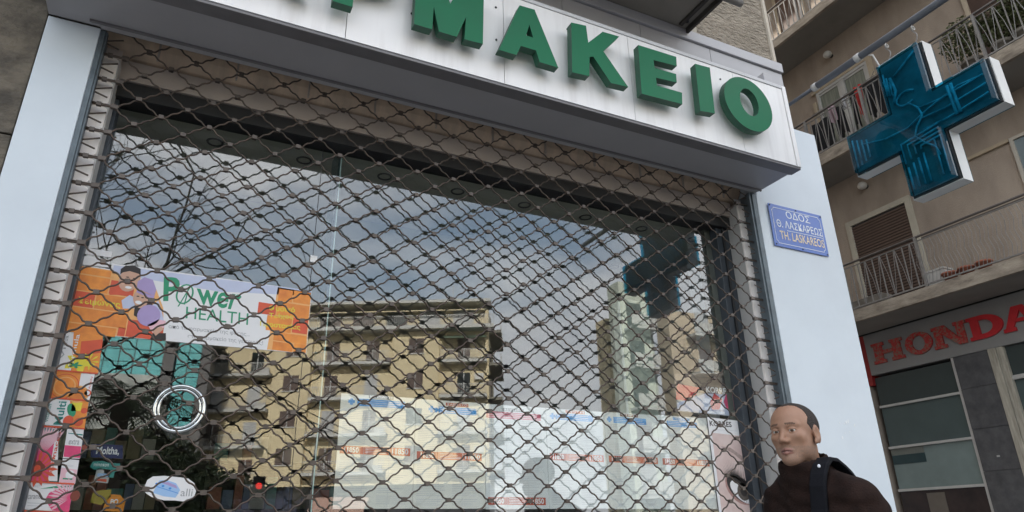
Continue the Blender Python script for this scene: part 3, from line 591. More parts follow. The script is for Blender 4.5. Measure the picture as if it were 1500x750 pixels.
poster('product_poster', 'bottom left product poster with pink daisy, green swoosh and carame lettering', 'poster', [(-0.1414, 0.0351), (-0.0948, 0.0318), (-0.0958, 0.0626), (-0.1417, 0.0652)],
       [(PI_, 1, [(-0.1122, 0.0335), (-0.0948, 0.0318), (-0.0957, 0.0548), (-0.1090, 0.0586), (-0.1189, 0.0532), (-0.1215, 0.0456)]), (GR, 2, [(-0.1294, 0.0577), (-0.1118, 0.0586), (-0.0961, 0.0602), (-0.0964, 0.0618), (-0.1150, 0.0608)]), (LG, 2, TX('flower', (-0.1391, 0.0591), (-0.1293, 0.0638), 0)), (GY_, 2, TX('carame', (-0.1391, 0.0463), (-0.1266, 0.0508), .01)), (LG, 2, [(-0.1383, 0.0426), (-0.1248, 0.0418), (-0.1246, 0.0410), (-0.1382, 0.0418)]), (LG, 2, [(-0.1377, 0.0396), (-0.1228, 0.0388), (-0.1226, 0.0380), (-0.1375, 0.0388)])] + petals(-.0960, .0480, .003, .024, 12, PP, 3, 95, 230, 4) + [(BRN, 4, ov(-.0920, .0500, .0050, .0060))], PM, GP, y=YO)
m = MB()
for a, b in (((-0.1431, 0.1980), (-0.0956, 0.1974)), ((-0.1434, 0.1641), (-0.0982, 0.1626)), ((-0.1427, 0.1296), (-0.0969, 0.1283)), ((-0.1419, 0.0659), (-0.0953, 0.0633)), ((-0.1411, 0.0336), (-0.0953, 0.0311))):
    m.add([P(a[0], a[1]-.0009, YO-.0008), P(b[0], b[1]-.0009, YO-.0008), P(b[0], b[1]+.0009, YO-.0008), P(a[0], a[1]+.0009, YO-.0008)], [(0, 1, 2, 3)])
m.build('red_tape_strip', p_red, None, label='thin red dividing strips between the product posters on the left edge', cat='tape', kind='stuff')
# duty rota notices
GN = 'white notices with red bands taped side by side inside the window'
film = glass_mat('notice_film', tint=(0.55, 0.58, 0.58), f0=0.0, gain=0.0)
tlp = mat('sky_reflection_paper', (0.80, 0.815, 0.825), 0.6, var=0.03, scale=5, col2=(0.72, 0.745, 0.76))  # bluish tone puts the reflected sky into the paper colour
cream = mat('ochre_reflection_paper', (0.84, 0.82, 0.76), 0.6, var=0.03, scale=6, col2=(0.76, 0.76, 0.72))  # cream tone puts the ochre block's reflection into the paper colour
p_bandr = mat('print_brick_red', (0.50, 0.09, 0.05), 0.5, var=0.1, scale=30); p_bando = mat('print_salmon', (0.72, 0.24, 0.13), 0.5, var=0.15, scale=30, col2=(0.62, 0.15, 0.09)); p_hblue = mat('print_header_blue', (0.10, 0.38, 0.80), 0.5, var=0.15, scale=50); p_hpink = mat('print_header_pink', (0.72, 0.20, 0.28), 0.5, var=0.15, scale=50)
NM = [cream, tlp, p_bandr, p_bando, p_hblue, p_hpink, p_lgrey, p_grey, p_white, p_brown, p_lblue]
def notice(x0, x1, zt, zb, hx0, hx1, hz, hcol, bz, bcol, tab, tabcol, lab, sheet, logo=0):
    L_ = []
    L_.append((hcol, 1, band(hx0, hx1, hz-.0055, hz+.0050, -.0006)))
    for q in range(3): L_.append((8, 2, band(hx0+.003, hx1-.004-.006*random.random(), hz-.0035+q*.003, hz-.0029+q*.003, -.0006)))
    L_.append((tabcol, 2, band((hx0+hx1)/2-.020, (hx0+hx1)/2+.018, hz+.0065, hz+.0115, -.0005))); L_.append((8, 3, TX(tab, ((hx0+hx1)/2-.018, hz+.0072), ((hx0+hx1)/2+.016, hz+.0106), .01)))
    if logo:
        for (dx, dz, rr) in ((-.0115, 0, .005), (-.0040, -.001, .0038)) if logo == 2 else ((-.0085, 0, .0048),):
            for (a, b) in ((1, .45), (.45, 1)): L_.append((4, 1+int(b), [(hx0+dx-rr*a, hz+dz-rr*b), (hx0+dx+rr*a, hz+dz-rr*b), (hx0+dx+rr*a, hz+dz+rr*b), (hx0+dx-rr*a, hz+dz+rr*b)]))
    L_.append((3, 1, band(x0+.004, x1-.006, bz-.0055, bz+.0055, -.0010))); L_.append((2, 2, band(x0+.004, x0+.034, bz-.0055, bz+.0055, -.0003)))
    if bcol == 2: L_.append((2, 2, band(x0+.034, x1-.006, bz-.0055, bz+.0055, -.0007)))
    L_.append((8, 3, TX('11850', (x0+.010, bz-.0038), (x0+.031, bz+.0038), .03))); L_.append((8, 3, TX('11850', (x1-.034, bz-.0046), (x1-.009, bz+.0036), .03)))
    for q in range(4): L_.append((8, 3, band(x0+.040, x1-.040-random.random()*.015, bz-.0037+q*.0022, bz-.0031+q*.0022, -.0005)))
    z = hz-.009
    while z > zb+.004:
        if abs(z-bz) > .0075 and random.random() < .85:
            for (a, b) in ((x0+.005, (x0+x1)/2-.003), ((x0+x1)/2+.003, x1-.006)):
                L_.append((6, 1, band(a, b-random.random()*.02, z, z+.0007, -.0004)))
        z -= .0026
    for q in range(2): 
        xx = x0+(x1-x0)*(q+1)/3.0; L_.append((6, 2, band(xx, xx+.0004, zb+.003, hz-.009)))
    t = poster('duty_notice', lab, 'notice', [(x0, zb), (x1, zb), (x1, zt-.0003), (x0, zt)], L_, NM, GN, sheet=sheet)
    return t
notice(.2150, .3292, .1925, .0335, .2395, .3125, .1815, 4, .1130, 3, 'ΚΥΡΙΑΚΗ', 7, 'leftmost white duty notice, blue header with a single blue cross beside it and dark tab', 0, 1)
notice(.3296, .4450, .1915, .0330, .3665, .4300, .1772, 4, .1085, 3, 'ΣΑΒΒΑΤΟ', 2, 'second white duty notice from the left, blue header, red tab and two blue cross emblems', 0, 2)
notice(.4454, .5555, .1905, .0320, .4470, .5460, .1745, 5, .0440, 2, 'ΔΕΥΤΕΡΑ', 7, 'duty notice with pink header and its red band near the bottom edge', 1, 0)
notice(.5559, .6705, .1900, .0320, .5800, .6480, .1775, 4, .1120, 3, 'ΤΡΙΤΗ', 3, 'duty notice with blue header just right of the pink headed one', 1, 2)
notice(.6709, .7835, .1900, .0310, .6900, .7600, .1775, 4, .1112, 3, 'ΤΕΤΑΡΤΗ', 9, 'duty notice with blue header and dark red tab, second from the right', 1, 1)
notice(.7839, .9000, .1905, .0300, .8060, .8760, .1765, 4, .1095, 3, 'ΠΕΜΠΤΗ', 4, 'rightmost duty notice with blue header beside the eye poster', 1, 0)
# cosmetics posters
skin_p = mat('eye_poster_skin', (0.78, 0.66, 0.63), 0.45, var=0.04, scale=7, col2=(0.58, 0.42, 0.40), thr=(0.25, 0.75)); lid_p = mat('eye_poster_lid', (0.42, 0.24, 0.22), 0.5, var=0.2, scale=30); brow_p = mat('eye_poster_brow', (0.40, 0.30, 0.28), 0.5, var=0.25, scale=60); iris_p = mat('eye_poster_iris', (0.10, 0.085, 0.075), 0.3, var=0.4, scale=80)
EM = [p_white, skin_p, lid_p, brow_p, iris_p, p_hair, p_lgrey, p_pale]
arts = [(1, 1, [(.9085, .0250), (.9960, .0240), (.9930, .1600), (.9090, .1640)]), (5, 2, TX('KORRES', (0.9068, 0.1762), (0.9607, 0.1863), .02)), (6, 2, band(.9110, .9750, .1695, .1702)),
        (3, 2, [(.925, .140), (.955, .128), (.985, .108), (.992, .098), (.992, .104), (.975, .124), (.950, .138)]), (2, 2, ov(.9600, .0660, .0370, .0260, rot=-32)), (1, 3, ov(.9600, .0850, .0330, .0120, rot=-26)),
        (5, 3, ov(.9610, .0650, .0350, .0205, rot=-34)), (0, 4, ov(.9630, .0590, .0300, .0145, rot=-34)), (4, 5, ov(.9680, .0600, .0155, .0160)), (5, 6, ov(.9680, .0600, .0078, .0086)), (0, 7, ov(.9655, .0660, .0022, .0030)), (7, 4, ov(.9900, .0450, .0030, .0030)),
        (5, 5, [(.936, .0830), (.950, .0850), (.972, .0740), (.990, .0540), (.984, .0560), (.968, .0690), (.950, .0780)])]
for k in range(22):
    a = k/21; x = .930+.054*a; z = .085+.007*math.sin(a*3.1)-.026*a*a; an = R(132-80*a); L = .022+.009*math.sin(a*3.14)
    arts.append((5, 8+k % 2, [(x-.0013, z), (x+.0013, z), (x+L*.6*math.cos(an)+.0009, z+L*.6*math.sin(an)), (x+L*math.cos(an)+.003, z+L*math.sin(an))]))
for k in range(12):
    a = k/11; x = .938+.046*a; z = .064-.028*a; an = R(215+40*a); arts.append((5, 8, [(x-.0004, z), (x+.0005, z), (x+.008*math.cos(an), z+.008*math.sin(an))]))
poster('eye_poster', 'tall cosmetics poster with a large close-up eye and long lashes', 'poster', [(.9025, .0240), (.9965, .0240), (.9985, .1885), (.9025, .1925)], arts, EM, y=YO)
db(MB(), .9008*1.0912, .9018*1.0912, 1.0905, 1.0911, 0.0, .1925*1.0912).build('black_tape', black_m, None, label='thin black vertical strip between the notices and the eye poster', cat='tape')
sq = [p_grey, mat('print_crimson', (0.62, 0.08, 0.09), 0.45, var=0.1), p_sky, p_pink, p_hair, p_white, p_pale, p_brown, mat('print_taupe', (0.24, 0.19, 0.16), 0.5, var=0.12, scale=8)]
poster('cosmetics_poster', 'upper right cosmetics poster with red splashes and white KORRES lettering', 'poster', [(0.8330, 0.2001), (0.9972, 0.1958), (1.0024, 0.2860), (0.8362, 0.2689)],
       [(8, 1, [(0.8313, 0.2339), (1.0008, 0.2410), (1.0024, 0.2860), (0.8362, 0.2689)]), (2, 1, [(0.8331, 0.2013), (0.9974, 0.1971), (1.0007, 0.2316), (0.9176, 0.2409), (0.8351, 0.2152)]), (1, 2, [(0.8328, 0.2214), (0.8583, 0.2204), (0.8831, 0.2334), (0.8952, 0.2472), (0.8401, 0.2511)]), (3, 3, [(0.9534, 0.2117), (0.9713, 0.2062), (0.9828, 0.2213), (0.9793, 0.2396), (0.9587, 0.2409), (0.9488, 0.2245)]), (1, 3, [(0.9170, 0.2072), (0.9357, 0.2082), (0.9461, 0.2283), (0.9275, 0.2389), (0.9141, 0.2199)]), (3, 3, ov(1.002, .272, .011, .014, wob=.15)), (4, 2, [(0.9506, 0.2537), (0.9646, 0.2547), (0.9686, 0.2765), (0.9544, 0.2754)]), (5, 4, TX('KORRES', (0.9089, 0.2390), (0.9657, 0.2507), .03))], sq)
# metal ring vent, sticker
def torus(c, r0, r1, n=40, k_=8):
    m = MB(); vs = []; fs = []
    for i in range(n):
        a = 6.28318*i/n
        for k in range(k_):
            b = 6.28318*k/k_; rr = r0+r1*math.cos(b); vs.append((c.x+rr*math.cos(a), c.y+r1*math.sin(b), c.z+rr*math.sin(a)))
    for i in range(n):
        for k in range(k_): fs.append((i*k_+k, ((i+1) % n)*k_+k, ((i+1) % n)*k_+(k+1) % k_, i*k_+(k+1) % k_))
    return m.add(vs, fs)
rg = thing('round_vent_ring', 'round chrome ring fitted in the glass left of centre', 'ring vent', P(.0052, .128, 1.087))
rc = P(.0052, .1585, 1.0865); torus(rc, 0.0850, 0.0072).build('outer_ring', chrome, rg, smooth=True); torus(P(.0052, .1585, 1.0872), 0.0715, 0.0050).build('inner_ring', chrome, rg, smooth=True)
m = MB(); n = 40; m.add([(rc.x+r_*math.cos(6.28318*i/n), rc.y+0.0032, rc.z+r_*math.sin(6.28318*i/n)) for r_ in (0.0845, 0.0745) for i in range(n)], [(i, (i+1) % n, n+(i+1) % n, n+i) for i in range(n)]); m.build('ring_groove', black_m, rg)
m = MB(); 
for a in range(6): m.ball((rc.x+0.0795*math.cos(R(60*a+20)), rc.y, rc.z+0.0795*math.sin(R(60*a+20))), 0.004, 8, 5)
m.build('ring_rivet', chrome, rg, smooth=True)
blob = [(-0.0197, 0.0616), (-0.0179, 0.0689), (-0.0124, 0.0731), (-0.0002, 0.0741), (0.0173, 0.0727), (0.0286, 0.0711), (0.0367, 0.0654), (0.0397, 0.0555), (0.0378, 0.0464), (0.0296, 0.0431), (0.0168, 0.0448), (0.0044, 0.0448), (-0.0100, 0.0488), (-0.0176, 0.0536)]
poster('round_sticker', 'white cloud shaped sticker with a blue pill case drawing and alli lettering', 'sticker', blob,
       [(LB, 1, [(-0.0093, 0.0536), (-0.0067, 0.0617), (0.0201, 0.0537), (0.0171, 0.0480), (0.0036, 0.0496)]), (LB, 2, [(-0.0067, 0.0617), (-0.0047, 0.0683), (0.0037, 0.0692), (0.0153, 0.0652), (0.0212, 0.0570), (0.0193, 0.0537)]), (BL, 3, [(-0.0067, 0.0617), (0.0193, 0.0537), (0.0195, 0.0529), (-0.0066, 0.0609)]), (LI, 3, [(-0.0020, 0.0658), (0.0056, 0.0667), (0.0156, 0.0627), (0.0178, 0.0586)]), (BL, 4, ov(-.0068, .0645, .0016, .0013)), (BL, 4, ov(.0008, .0618, .0016, .0013)), (BL, 4, ov(.0092, .0590, .0016, .0013)), (GY_, 2, TX('alli', (0.0223, 0.0497), (0.0360, 0.0588), .0))], PM, y=YO)
# hanging cards and packs inside, seen through the glass
hung = [('hanging_card', 'dark blue hanging card with white lettering inside the window', [(-0.0840, 0.0944), (-0.0493, 0.0937), (-0.0521, 0.1101), (-0.0870, 0.1106)], [(WH, 1, TX('Moltha,', (-0.0794, 0.0970), (-0.0547, 0.1075), .02))], flat('card_navy', (0.02, 0.03, 0.12))),
        ('hanging_card', 'teal cloud shaped card hanging inside below the dark blue card', [(-0.0827, 0.0832), (-0.0810, 0.0897), (-0.0710, 0.0907), (-0.0632, 0.0885), (-0.0512, 0.0879), (-0.0500, 0.0806), (-0.0553, 0.0773), (-0.0556, 0.0709), (-0.0646, 0.0716), (-0.0676, 0.0803), (-0.0777, 0.0801)], [(WH, 1, TX('minoxon', (-0.0792, 0.0841), (-0.0632, 0.0885), 0))], flat('card_teal', (0.04, 0.28, 0.26))),
        ('hanging_card', 'white narrow card with small red print hanging inside', [(-0.0758, 0.0659), (-0.0604, 0.0645), (-0.0603, 0.0805), (-0.0752, 0.0818)], [(RE, 1, [(-0.0740, 0.0675), (-0.0621, 0.0660), (-0.0627, 0.0692), (-0.0744, 0.0699)]), (LB, 1, [(-0.0734, 0.0722), (-0.0616, 0.0716), (-0.0624, 0.0756), (-0.0734, 0.0762)])], flat('card_grey', (0.45, 0.47, 0.47))),
        ('hanging_card', 'olive yellow rounded card hanging inside near the lower left', [(-0.0751, 0.0425), (-0.0631, 0.0394), (-0.0546, 0.0487), (-0.0554, 0.0574), (-0.0676, 0.0565), (-0.0742, 0.0533)], [], flat('card_olive', (0.36, 0.28, 0.03))),
        ('hanging_card', 'bright orange rounded card with PO lettering near the bottom of the window', [(-0.0605, 0.0332), (-0.0385, 0.0315), (-0.0377, 0.0440), (-0.0448, 0.0511), (-0.0552, 0.0518), (-0.0594, 0.0432)], [(WH, 1, TX('PO', (-0.0538, 0.0401), (-0.0454, 0.0464), .03))], flat('card_orange', (0.75, 0.26, 0.02)))]
for nme, lab, cor, ar, mt in hung:
    poster(nme, lab, 'card', cor, ar, PM[:-1]+[mt], 'cards hanging inside the window', sheet=len(PM)-1, y=1.13, thick=0.001)

# ------------------------------------------------------------------ pharmacy cross on its pole
XC = 1.22
pc = thing('pharmacy_cross', 'large double faced teal pharmacy cross with white housing hanging from the pole', 'pharmacy cross', (XC*D+0.06, 0.545*XC*D, H+0.4815*XC*D))
ya, yb, yc, yd = 0.4235, 0.5070, 0.5830, 0.6660; za, zb2, zc, zd = 0.4815, 0.5660, 0.6410, 0.7340
def cross(g, r=0.0):
    p = [(yb-g, zd+g), (yc+g, zd+g), (yc+g, zc+g), (yd+g, zc+g), (yd+g, zb2-g), (yc+g, zb2-g), (yc+g, za-g), (yb-g, za-g), (yb-g, zb2-g), (ya-g, zb2-g), (ya-g, zc+g), (yb-g, zc+g)]
    return p
cf = lambda u, w, d: (d, u*XC*D, H+w*XC*D)
lens_m = glass_mat('teal_acrylic', tint=(0.10, 0.52, 0.67), f0=0.035, gain=0.6)
tube_m = mat('neon_tube', (0.42, 0.45, 0.5), 0.25, var=0.35, scale=14, col2=(0.16, 0.18, 0.2)); inner_c = mat('cross_tray', (0.13, 0.155, 0.165), 0.5, var=0.5, scale=7); hous_m = mat('cross_housing', (0.60, 0.60, 0.59), 0.45, var=0.08, scale=5)
x0 = XC*D
def dome(xf, xb, name):
    # pressed acrylic face with rounded shoulders
    m = MB(); A = cross(-0.001); B = cross(-0.0055)
    n = 12
    vs = [cf(u, w, xb) for u, w in A] + [cf(u, w, xf+(xb-xf)*0.25) for u, w in A] + [cf(u, w, xf) for u, w in B]
    fs = [(i+k*n, (i+1) % n+k*n, (i+1) % n+(k+1)*n, i+(k+1)*n) for k in (0, 1) for i in range(n)] + [tuple(t_+2*n for t_ in t) for t in tess(B)]
    m.add(vs, fs); return m.build(name, lens_m, pc, bevel=0.004)
dome(x0, x0+0.036, 'acrylic_face'); dome(x0+0.165, x0+0.129, 'acrylic_face')
m = MB(); m.prism(cross(-0.003), cf, x0+0.0365, x0+0.040); m.build('back_tray', inner_c, pc)
m = MB(); m.prism(cross(-0.003), cf, x0+0.125, x0+0.1285); m.build('back_tray', inner_c, pc)
m = MB(); m.prism(cross(0.0005), cf, x0+0.041, x0+0.048); m.build('shadow_gap', black_m, pc)
hp = cross(0.0025); names = 0
for i in range(12):
    a, b = hp[i], hp[(i+1) % 12]; m = MB()
    m.quad(cf(*a, x0+0.0485), cf(*b, x0+0.0485), cf(*b, x0+0.1245), cf(*a, x0+0.1245))
    ca = [(a[0]+(0.545-a[0])*0.012, a[1]+(0.605-a[1])*0.012), (b[0]+(0.545-b[0])*0.012, b[1]+(0.605-b[1])*0.012)]
    m.quad(cf(*ca[0], x0+0.0485), cf(*ca[1], x0+0.0485), cf(*ca[1], x0+0.1245), cf(*ca[0], x0+0.1245))
    m.quad(cf(*a, x0+0.0485), cf(*b, x0+0.0485), cf(*ca[1], x0+0.0485), cf(*ca[0], x0+0.0485)); m.quad(cf(*a, x0+0.1245), cf(*b, x0+0.1245), cf(*ca[1], x0+0.1245), cf(*ca[0], x0+0.1245))
    m.build('housing_side', hous_m, pc)
def ntube(pts, xx=0.022, r=0.0055):
    P_ = [(x0+xx, u*XC*D, H+w*XC*D) for u, w in pts]; MB().tube(P_, r, 6).build('neon_tube', tube_m, pc, smooth=True)
for k in range(4):
    o = 0.008*k
    ntube([(yc-0.007-0.004*k, zd-0.020-0.010*k), (yc-0.006-0.004*k, zc+0.030-o*.3)] if k < 3 else [(yc-0.024, zd-0.035), (yb+0.010, zd-0.012)])
    ntube([(yd-0.008-0.0085*k, zb2+0.008+0.003*k), (yd-0.008-0.0085*k, zc-0.012-0.004*k)])
    ntube([(yc-0.008-0.0095*k, za+0.012), (yc-0.008-0.0095*k, zb2-0.034+0.004*k)]); ntube([(yc-0.006-0.010*k, zb2-0.026+.004*k), (yc-0.006-0.010*k, zb2+0.010-0.006*k), (yb+0.006, zb2+0.014-0.007*k)])
for k in range(3): ntube([(ya+0.010, zb2+0.020+k*0.016), (yb-0.010, zb2+0.014+k*0.018), (yb+0.03, zb2+0.016+k*0.02)], r=0.0045)
for k in range(2): ntube([(yb-0.022-0.006*k, zc-0.010), (yb-0.024-0.006*k, zb2+0.012)], r=0.009)
for k in range(2): ntube([(yb+0.008+0.010*k, zb2-0.006), (yb+0.009+0.010*k, za+0.014)], r=0.0045)
ntube([(0.549+0.017*math.cos(a), 0.650+0.012*math.sin(a)) for a in np.linspace(-2.2, 2.6, 12)]); ntube([(0.548, 0.640), (0.535, 0.622), (0.532, 0.606), (0.545, 0.592), (0.552, 0.578), (0.540, 0.560), (0.526, 0.545), (0.522, 0.528)])
ntube([(0.640, 0.612), (0.600, 0.600), (0.560, 0.598), (0.520, 0.612), (0.470, 0.622), (0.440, 0.618)], r=0.0045); ntube([(0.566, 0.700), (0.562, 0.672), (0.570, 0.652)], r=0.009); ntube([(0.577, 0.700), (0.574, 0.676)], r=0.009)
pole_m = mat('pole_paint', (0.11, 0.12, 0.14), 0.5, metal=0.0, var=0.2, scale=8); band_m = mat('pole_band', (0.50, 0.49, 0.47), 0.5, var=0.1)
sp = thing('sign_pole', 'grey horizontal pole with pale clamp bands that carries the pharmacy cross', 'pole', (x0+0.08, D*0.99, H+0.77*XC*D))
xp = x0+0.08; zp = H+0.770*xp; PX = xp
MB().tube([(xp, 0.20*PX, zp), (xp, 0.7*PX, zp)], 0.021, 14).build('pole_tube', pole_m, sp, smooth=True)
MB().tube([(xp, 0.7*PX, zp), (xp, 0.995*D, zp)], 0.012, 10).build('pole_stub', pole_m, sp, smooth=True)
for yy in (0.700, 0.606): MB().tube([(xp, (yy-0.005)*PX, zp), (xp, (yy+0.005)*PX, zp)], 0.0245, 14).build('clamp_band', band_m, sp, smooth=True)
MB().box(xp-0.05, xp+0.05, 0.9945*D, 0.9993*D, zp+0.004-0.09, zp+0.09).build('wall_bracket', pole_m, sp)
for yy in (0.5660, 0.5165):
    pts = [(xp, yy*XC*D+0.010*math.sin(a), zp-0.02-(zp-0.02-H-zd*XC*D)*a/9.4) for a in np.linspace(0, 9.4, 20)]
    MB().tube(pts, 0.0030, 6).build('hook_chain', mat('hook_steel', (0.22, 0.21, 0.2), 0.4, metal=0.4), sp, smooth=True); torus(Vector((xp, yy*XC*D, zp-0.045)), 0.012, 0.0035, 14, 6).build('hook_ring', band_m, sp, smooth=True)
MB().tube([(xp, 0.600*XC*D, zp-0.03), (xp-0.02, 0.590*XC*D, zp-0.06), (xp-0.02, 0.584*XC*D, zp-0.15), (x0+0.06, 0.586*XC*D, zp-0.30)], 0.005, 6).build('power_cable', band_m, sp, smooth=True)
# ------------------------------------------------------------------ apartment building across the side street
def AX(u, w, X): return Vector((X, u*X, H+w*X))
XB, XW = 10.0, 10.9
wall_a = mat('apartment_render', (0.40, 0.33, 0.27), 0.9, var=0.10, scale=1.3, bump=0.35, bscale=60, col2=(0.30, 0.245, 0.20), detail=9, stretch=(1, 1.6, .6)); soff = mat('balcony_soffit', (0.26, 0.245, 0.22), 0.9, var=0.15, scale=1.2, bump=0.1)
slab_e = mat('slab_edge', (0.36, 0.31, 0.25), 0.9, var=0.3, scale=3, bump=0.3, bscale=30, col2=(0.17, 0.14, 0.11), stretch=(1, 1, 3)); railm = mat('railing_paint', (0.24, 0.23, 0.22), 0.5, metal=0.2, var=0.2, scale=20); toprail = mat('rail_top', (0.10, 0.085, 0.075), 0.5, var=0.2)
wfr = mat('window_white', (0.50, 0.49, 0.47), 0.5, var=0.08); wood_l = mat('door_surround', (0.45, 0.37, 0.27), 0.7, var=0.15, scale=5); pane_d = mat('dark_pane', (0.02, 0.025, 0.025), 0.08, var=0.1); curtain = mat('curtain', (0.24, 0.24, 0.20), 0.9, var=0.3, scale=3, stretch=(1, 14, 0.6), col2=(0.13, 0.15, 0.12)); shut = mat('shutter_brown', (0.115, 0.075, 0.058), 0.6, var=0.12, scale=8)
ab = thing('apartment_building', 'brown rendered apartment block with stacked balconies across the side street', 'building', (XW, 8, 0))
def ax(mb, y0, y1, z0, z1, xa_, xb_, mi=0): return mb.box(xa_, xb_, y0, y1, z0, z1, mi)
YE0, YE1 = -0.8, 15.0
def zW(w): return H+w*XW
def yW(u): return u*XW
def zB(w): return H+w*XB
def yB(u): return u*XB
ax(MB(), YE0, YE1, zB(.3310), 22, XW, 20).build('wall', wall_a, ab)
ax(MB(), YE0, YE1, 0, zB(.3310)-0.001, XW+0.5, 20).build('wall', pane_d, ab)
RP = []
for lv, (z0, z1) in enumerate([(.3143, .3310), (.6130, .6325), (.9140, .9290), (1.215, 1.232), (1.515, 1.532)]):
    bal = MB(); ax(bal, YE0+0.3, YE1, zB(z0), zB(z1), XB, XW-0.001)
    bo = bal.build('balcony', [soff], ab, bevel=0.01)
    ax(MB(), YE0+0.3, YE1, zB(z0)+0.004, zB(z1)+0.012, XB-0.014, XB-0.0005).build('slab_edge', slab_e, bo)
    ax(MB(), YE0+0.3, YE1, zB(z0)-0.014, zB(z0)+0.003, XB-0.014, XB+0.05).build('drip_edge', slab_e, bo)
    zt = zB(z1)+0.84 if lv < 2 else zB(z1)+0.80; zbm = zB(z1)+0.06; xr = XB+0.03
    m = MB(); m.tube([(xr, YE0+0.3, zt), (xr, YE1, zt)], 0.020, 8); m.build('top_rail', toprail, bo, smooth=True)
    m = MB(); m.box(xr-0.012, xr+0.012, YE0+0.3, YE1, zbm-0.012, zbm+0.010); m.box(xr-0.010, xr+0.010, YE0+0.3, YE1, zt-0.075, zt-0.062); m.build('lower_rail', railm, bo)
    m = MB(); y = YE0+0.4; k = 0; proto = {}; ymin = (3.3, 3.5, 6.4, 99, 99)[lv]
    while y < (10.5 if lv < 3 else 1):
        straight = (lv != 0) or y > 5.95
        mine = ymin < y < 8.4
        for q in ('a', 'b'):
            mm = MB() if mine else m
            if straight and q == 'a': mm.box(xr-0.007, xr+0.007, y-0.008, y+0.008, zbm, zt-0.07)
            elif straight: mm.tube([(xr, y+0.012, zbm), (xr, y+0.055, (zbm+zt)/2), (xr, y+0.125, zt-0.07)] if k % 2 else [(xr, y+0.125, zbm), (xr, y+0.055, (zbm+zt)/2), (xr, y+0.012, zt-0.07)], 0.0050, 5)
            elif q == 'a': mm.tube([(xr, y+0.018*math.sin(a*2+k), zbm+(zt-0.07-zbm)*a/6.28) for a in np.linspace(0, 6.28, 9)], 0.0055, 5)
            else: mm.tube([(xr, y+0.055+0.02*math.cos(a*2), zbm+(zt-0.07-zbm)*a/6.28) for a in np.linspace(0, 6.28, 7)], 0.0035, 4)
            if mine:
                key = (q, straight, k % 2 if straight else 0)
                if key in proto: dup(proto[key][0], bo, (0, y-proto[key][1], 0))
                else: proto[key] = (mm.build('baluster', railm, bo), y)
        y += 0.135 if straight else 0.115
        k += 1
    m.build('baluster', railm, bo, kind='stuff')
    for yp in ([5.93, 8.2, 3.4] if lv == 0 else [6.2, 7.4, 4.2] if lv == 1 else [7.05, 6.95, 8.3]): MB().box(xr-0.02, xr+0.02, yp-0.02, yp+0.02, zB(z1)+0.012, zt).build('railing_post', railm, bo)
# first floor: roller shutter door
def frame(y0, y1, z0, z1, t, name, mt, par, x=XW, dep=0.05, bot=False):
    m = MB(); m.box(x-dep, x-0.001, y0-t, y0, z0, z1); m.box(x-dep, x-0.001, y1, y1+t, z0, z1); m.box(x-dep, x-0.001, y0-t, y1+t, z1+0.0005, z1+t)
    if bot: m.box(x-dep, x-0.001, y0-t, y1+t, z0-t, z0-0.0005)
    return m.build(name, mt, par)
d1 = frame(yW(.590), yW(.690), zB(.3315), zW(.474), 0.10, 'door_frame', mat('cream_frame', (0.48, 0.44, 0.36), 0.6, var=0.12), ab)
z = zB(.3325); m = MB()
m.prism([(z, 0), (z+0.045, 0.0), (z+0.040, 0.014), (z+0.006, 0.014)], lambda u, w, d: (XW-0.012-w, d, u), yW(.590)+0.001, yW(.690)-0.001)
slat = m.build('shutter_slat', shut, d1); k = 1
while z+0.052*k < zW(.474)-0.05: dup(slat, d1, (0, 0, 0.052*k)); k += 1
MB().box(XW-0.010, XW-0.002, yW(.590)+.001, yW(.690)-.001, zB(.3325), zW(.474)).build('shutter_backing', black_m, d1)
# second floor: white window and balcony door surround, brown door further right
w2 = frame(yW(.596), yW(.694), zB(.6330), zW(.747), 0.055, 'window_frame', wfr, ab)
MB().box(XW-0.045, XW-0.002, yW(.645)-0.05, yW(.645)+0.05, zB(.6330), zW(.747)-0.001).build('window_mullion', wfr, w2)
for (a, b) in ((.596, .6400), (.6500, .694)):
    MB().box(XW-0.03, XW-0.004, yW(a)+0.001, yW(a)+0.05, zB(.633), zW(.747)-.001).build('sash', wfr, w2); MB().box(XW-0.03, XW-0.004, yW(a)+0.051, yW(b)-0.002, zW(.747)-0.045, zW(.747)-.001).build('sash', wfr, w2)
    MB().box(XW-0.012, XW-0.003, yW(a)+0.051, yW(b)-0.002, zB(.633), zW(.747)-0.046).build('curtained_pane', curtain, w2)
MB().box(XW-0.07, XW-0.001, yW(.583), yW(.5905), zB(.633), zW(.752)).build('door_jamb', wood_l, ab); MB().box(XW-0.07, XW-0.001, yW(.702), yW(.708), zB(.633), zW(.735)).build('door_jamb', wood_l, ab)
MB().box(XW-0.06, XW-0.001, yW(.583), yW(.708), zW(.7525), zW(.7575)).build('window_lintel', wood_l, ab)
d2 = frame(yW(.330), yW(.418), zB(.6330), zW(.765), 0.07, 'door_frame', mat('pale_frame', (0.50, 0.42, 0.32), 0.6, var=0.1), ab)
MB().box(XW-0.02, XW-0.002, yW(.330)+.001, yW(.418)-.001, zB(.6335), zW(.765)).build('door_leaf', mat('door_brown', (0.075, 0.045, 0.035), 0.5, var=0.2), d2)
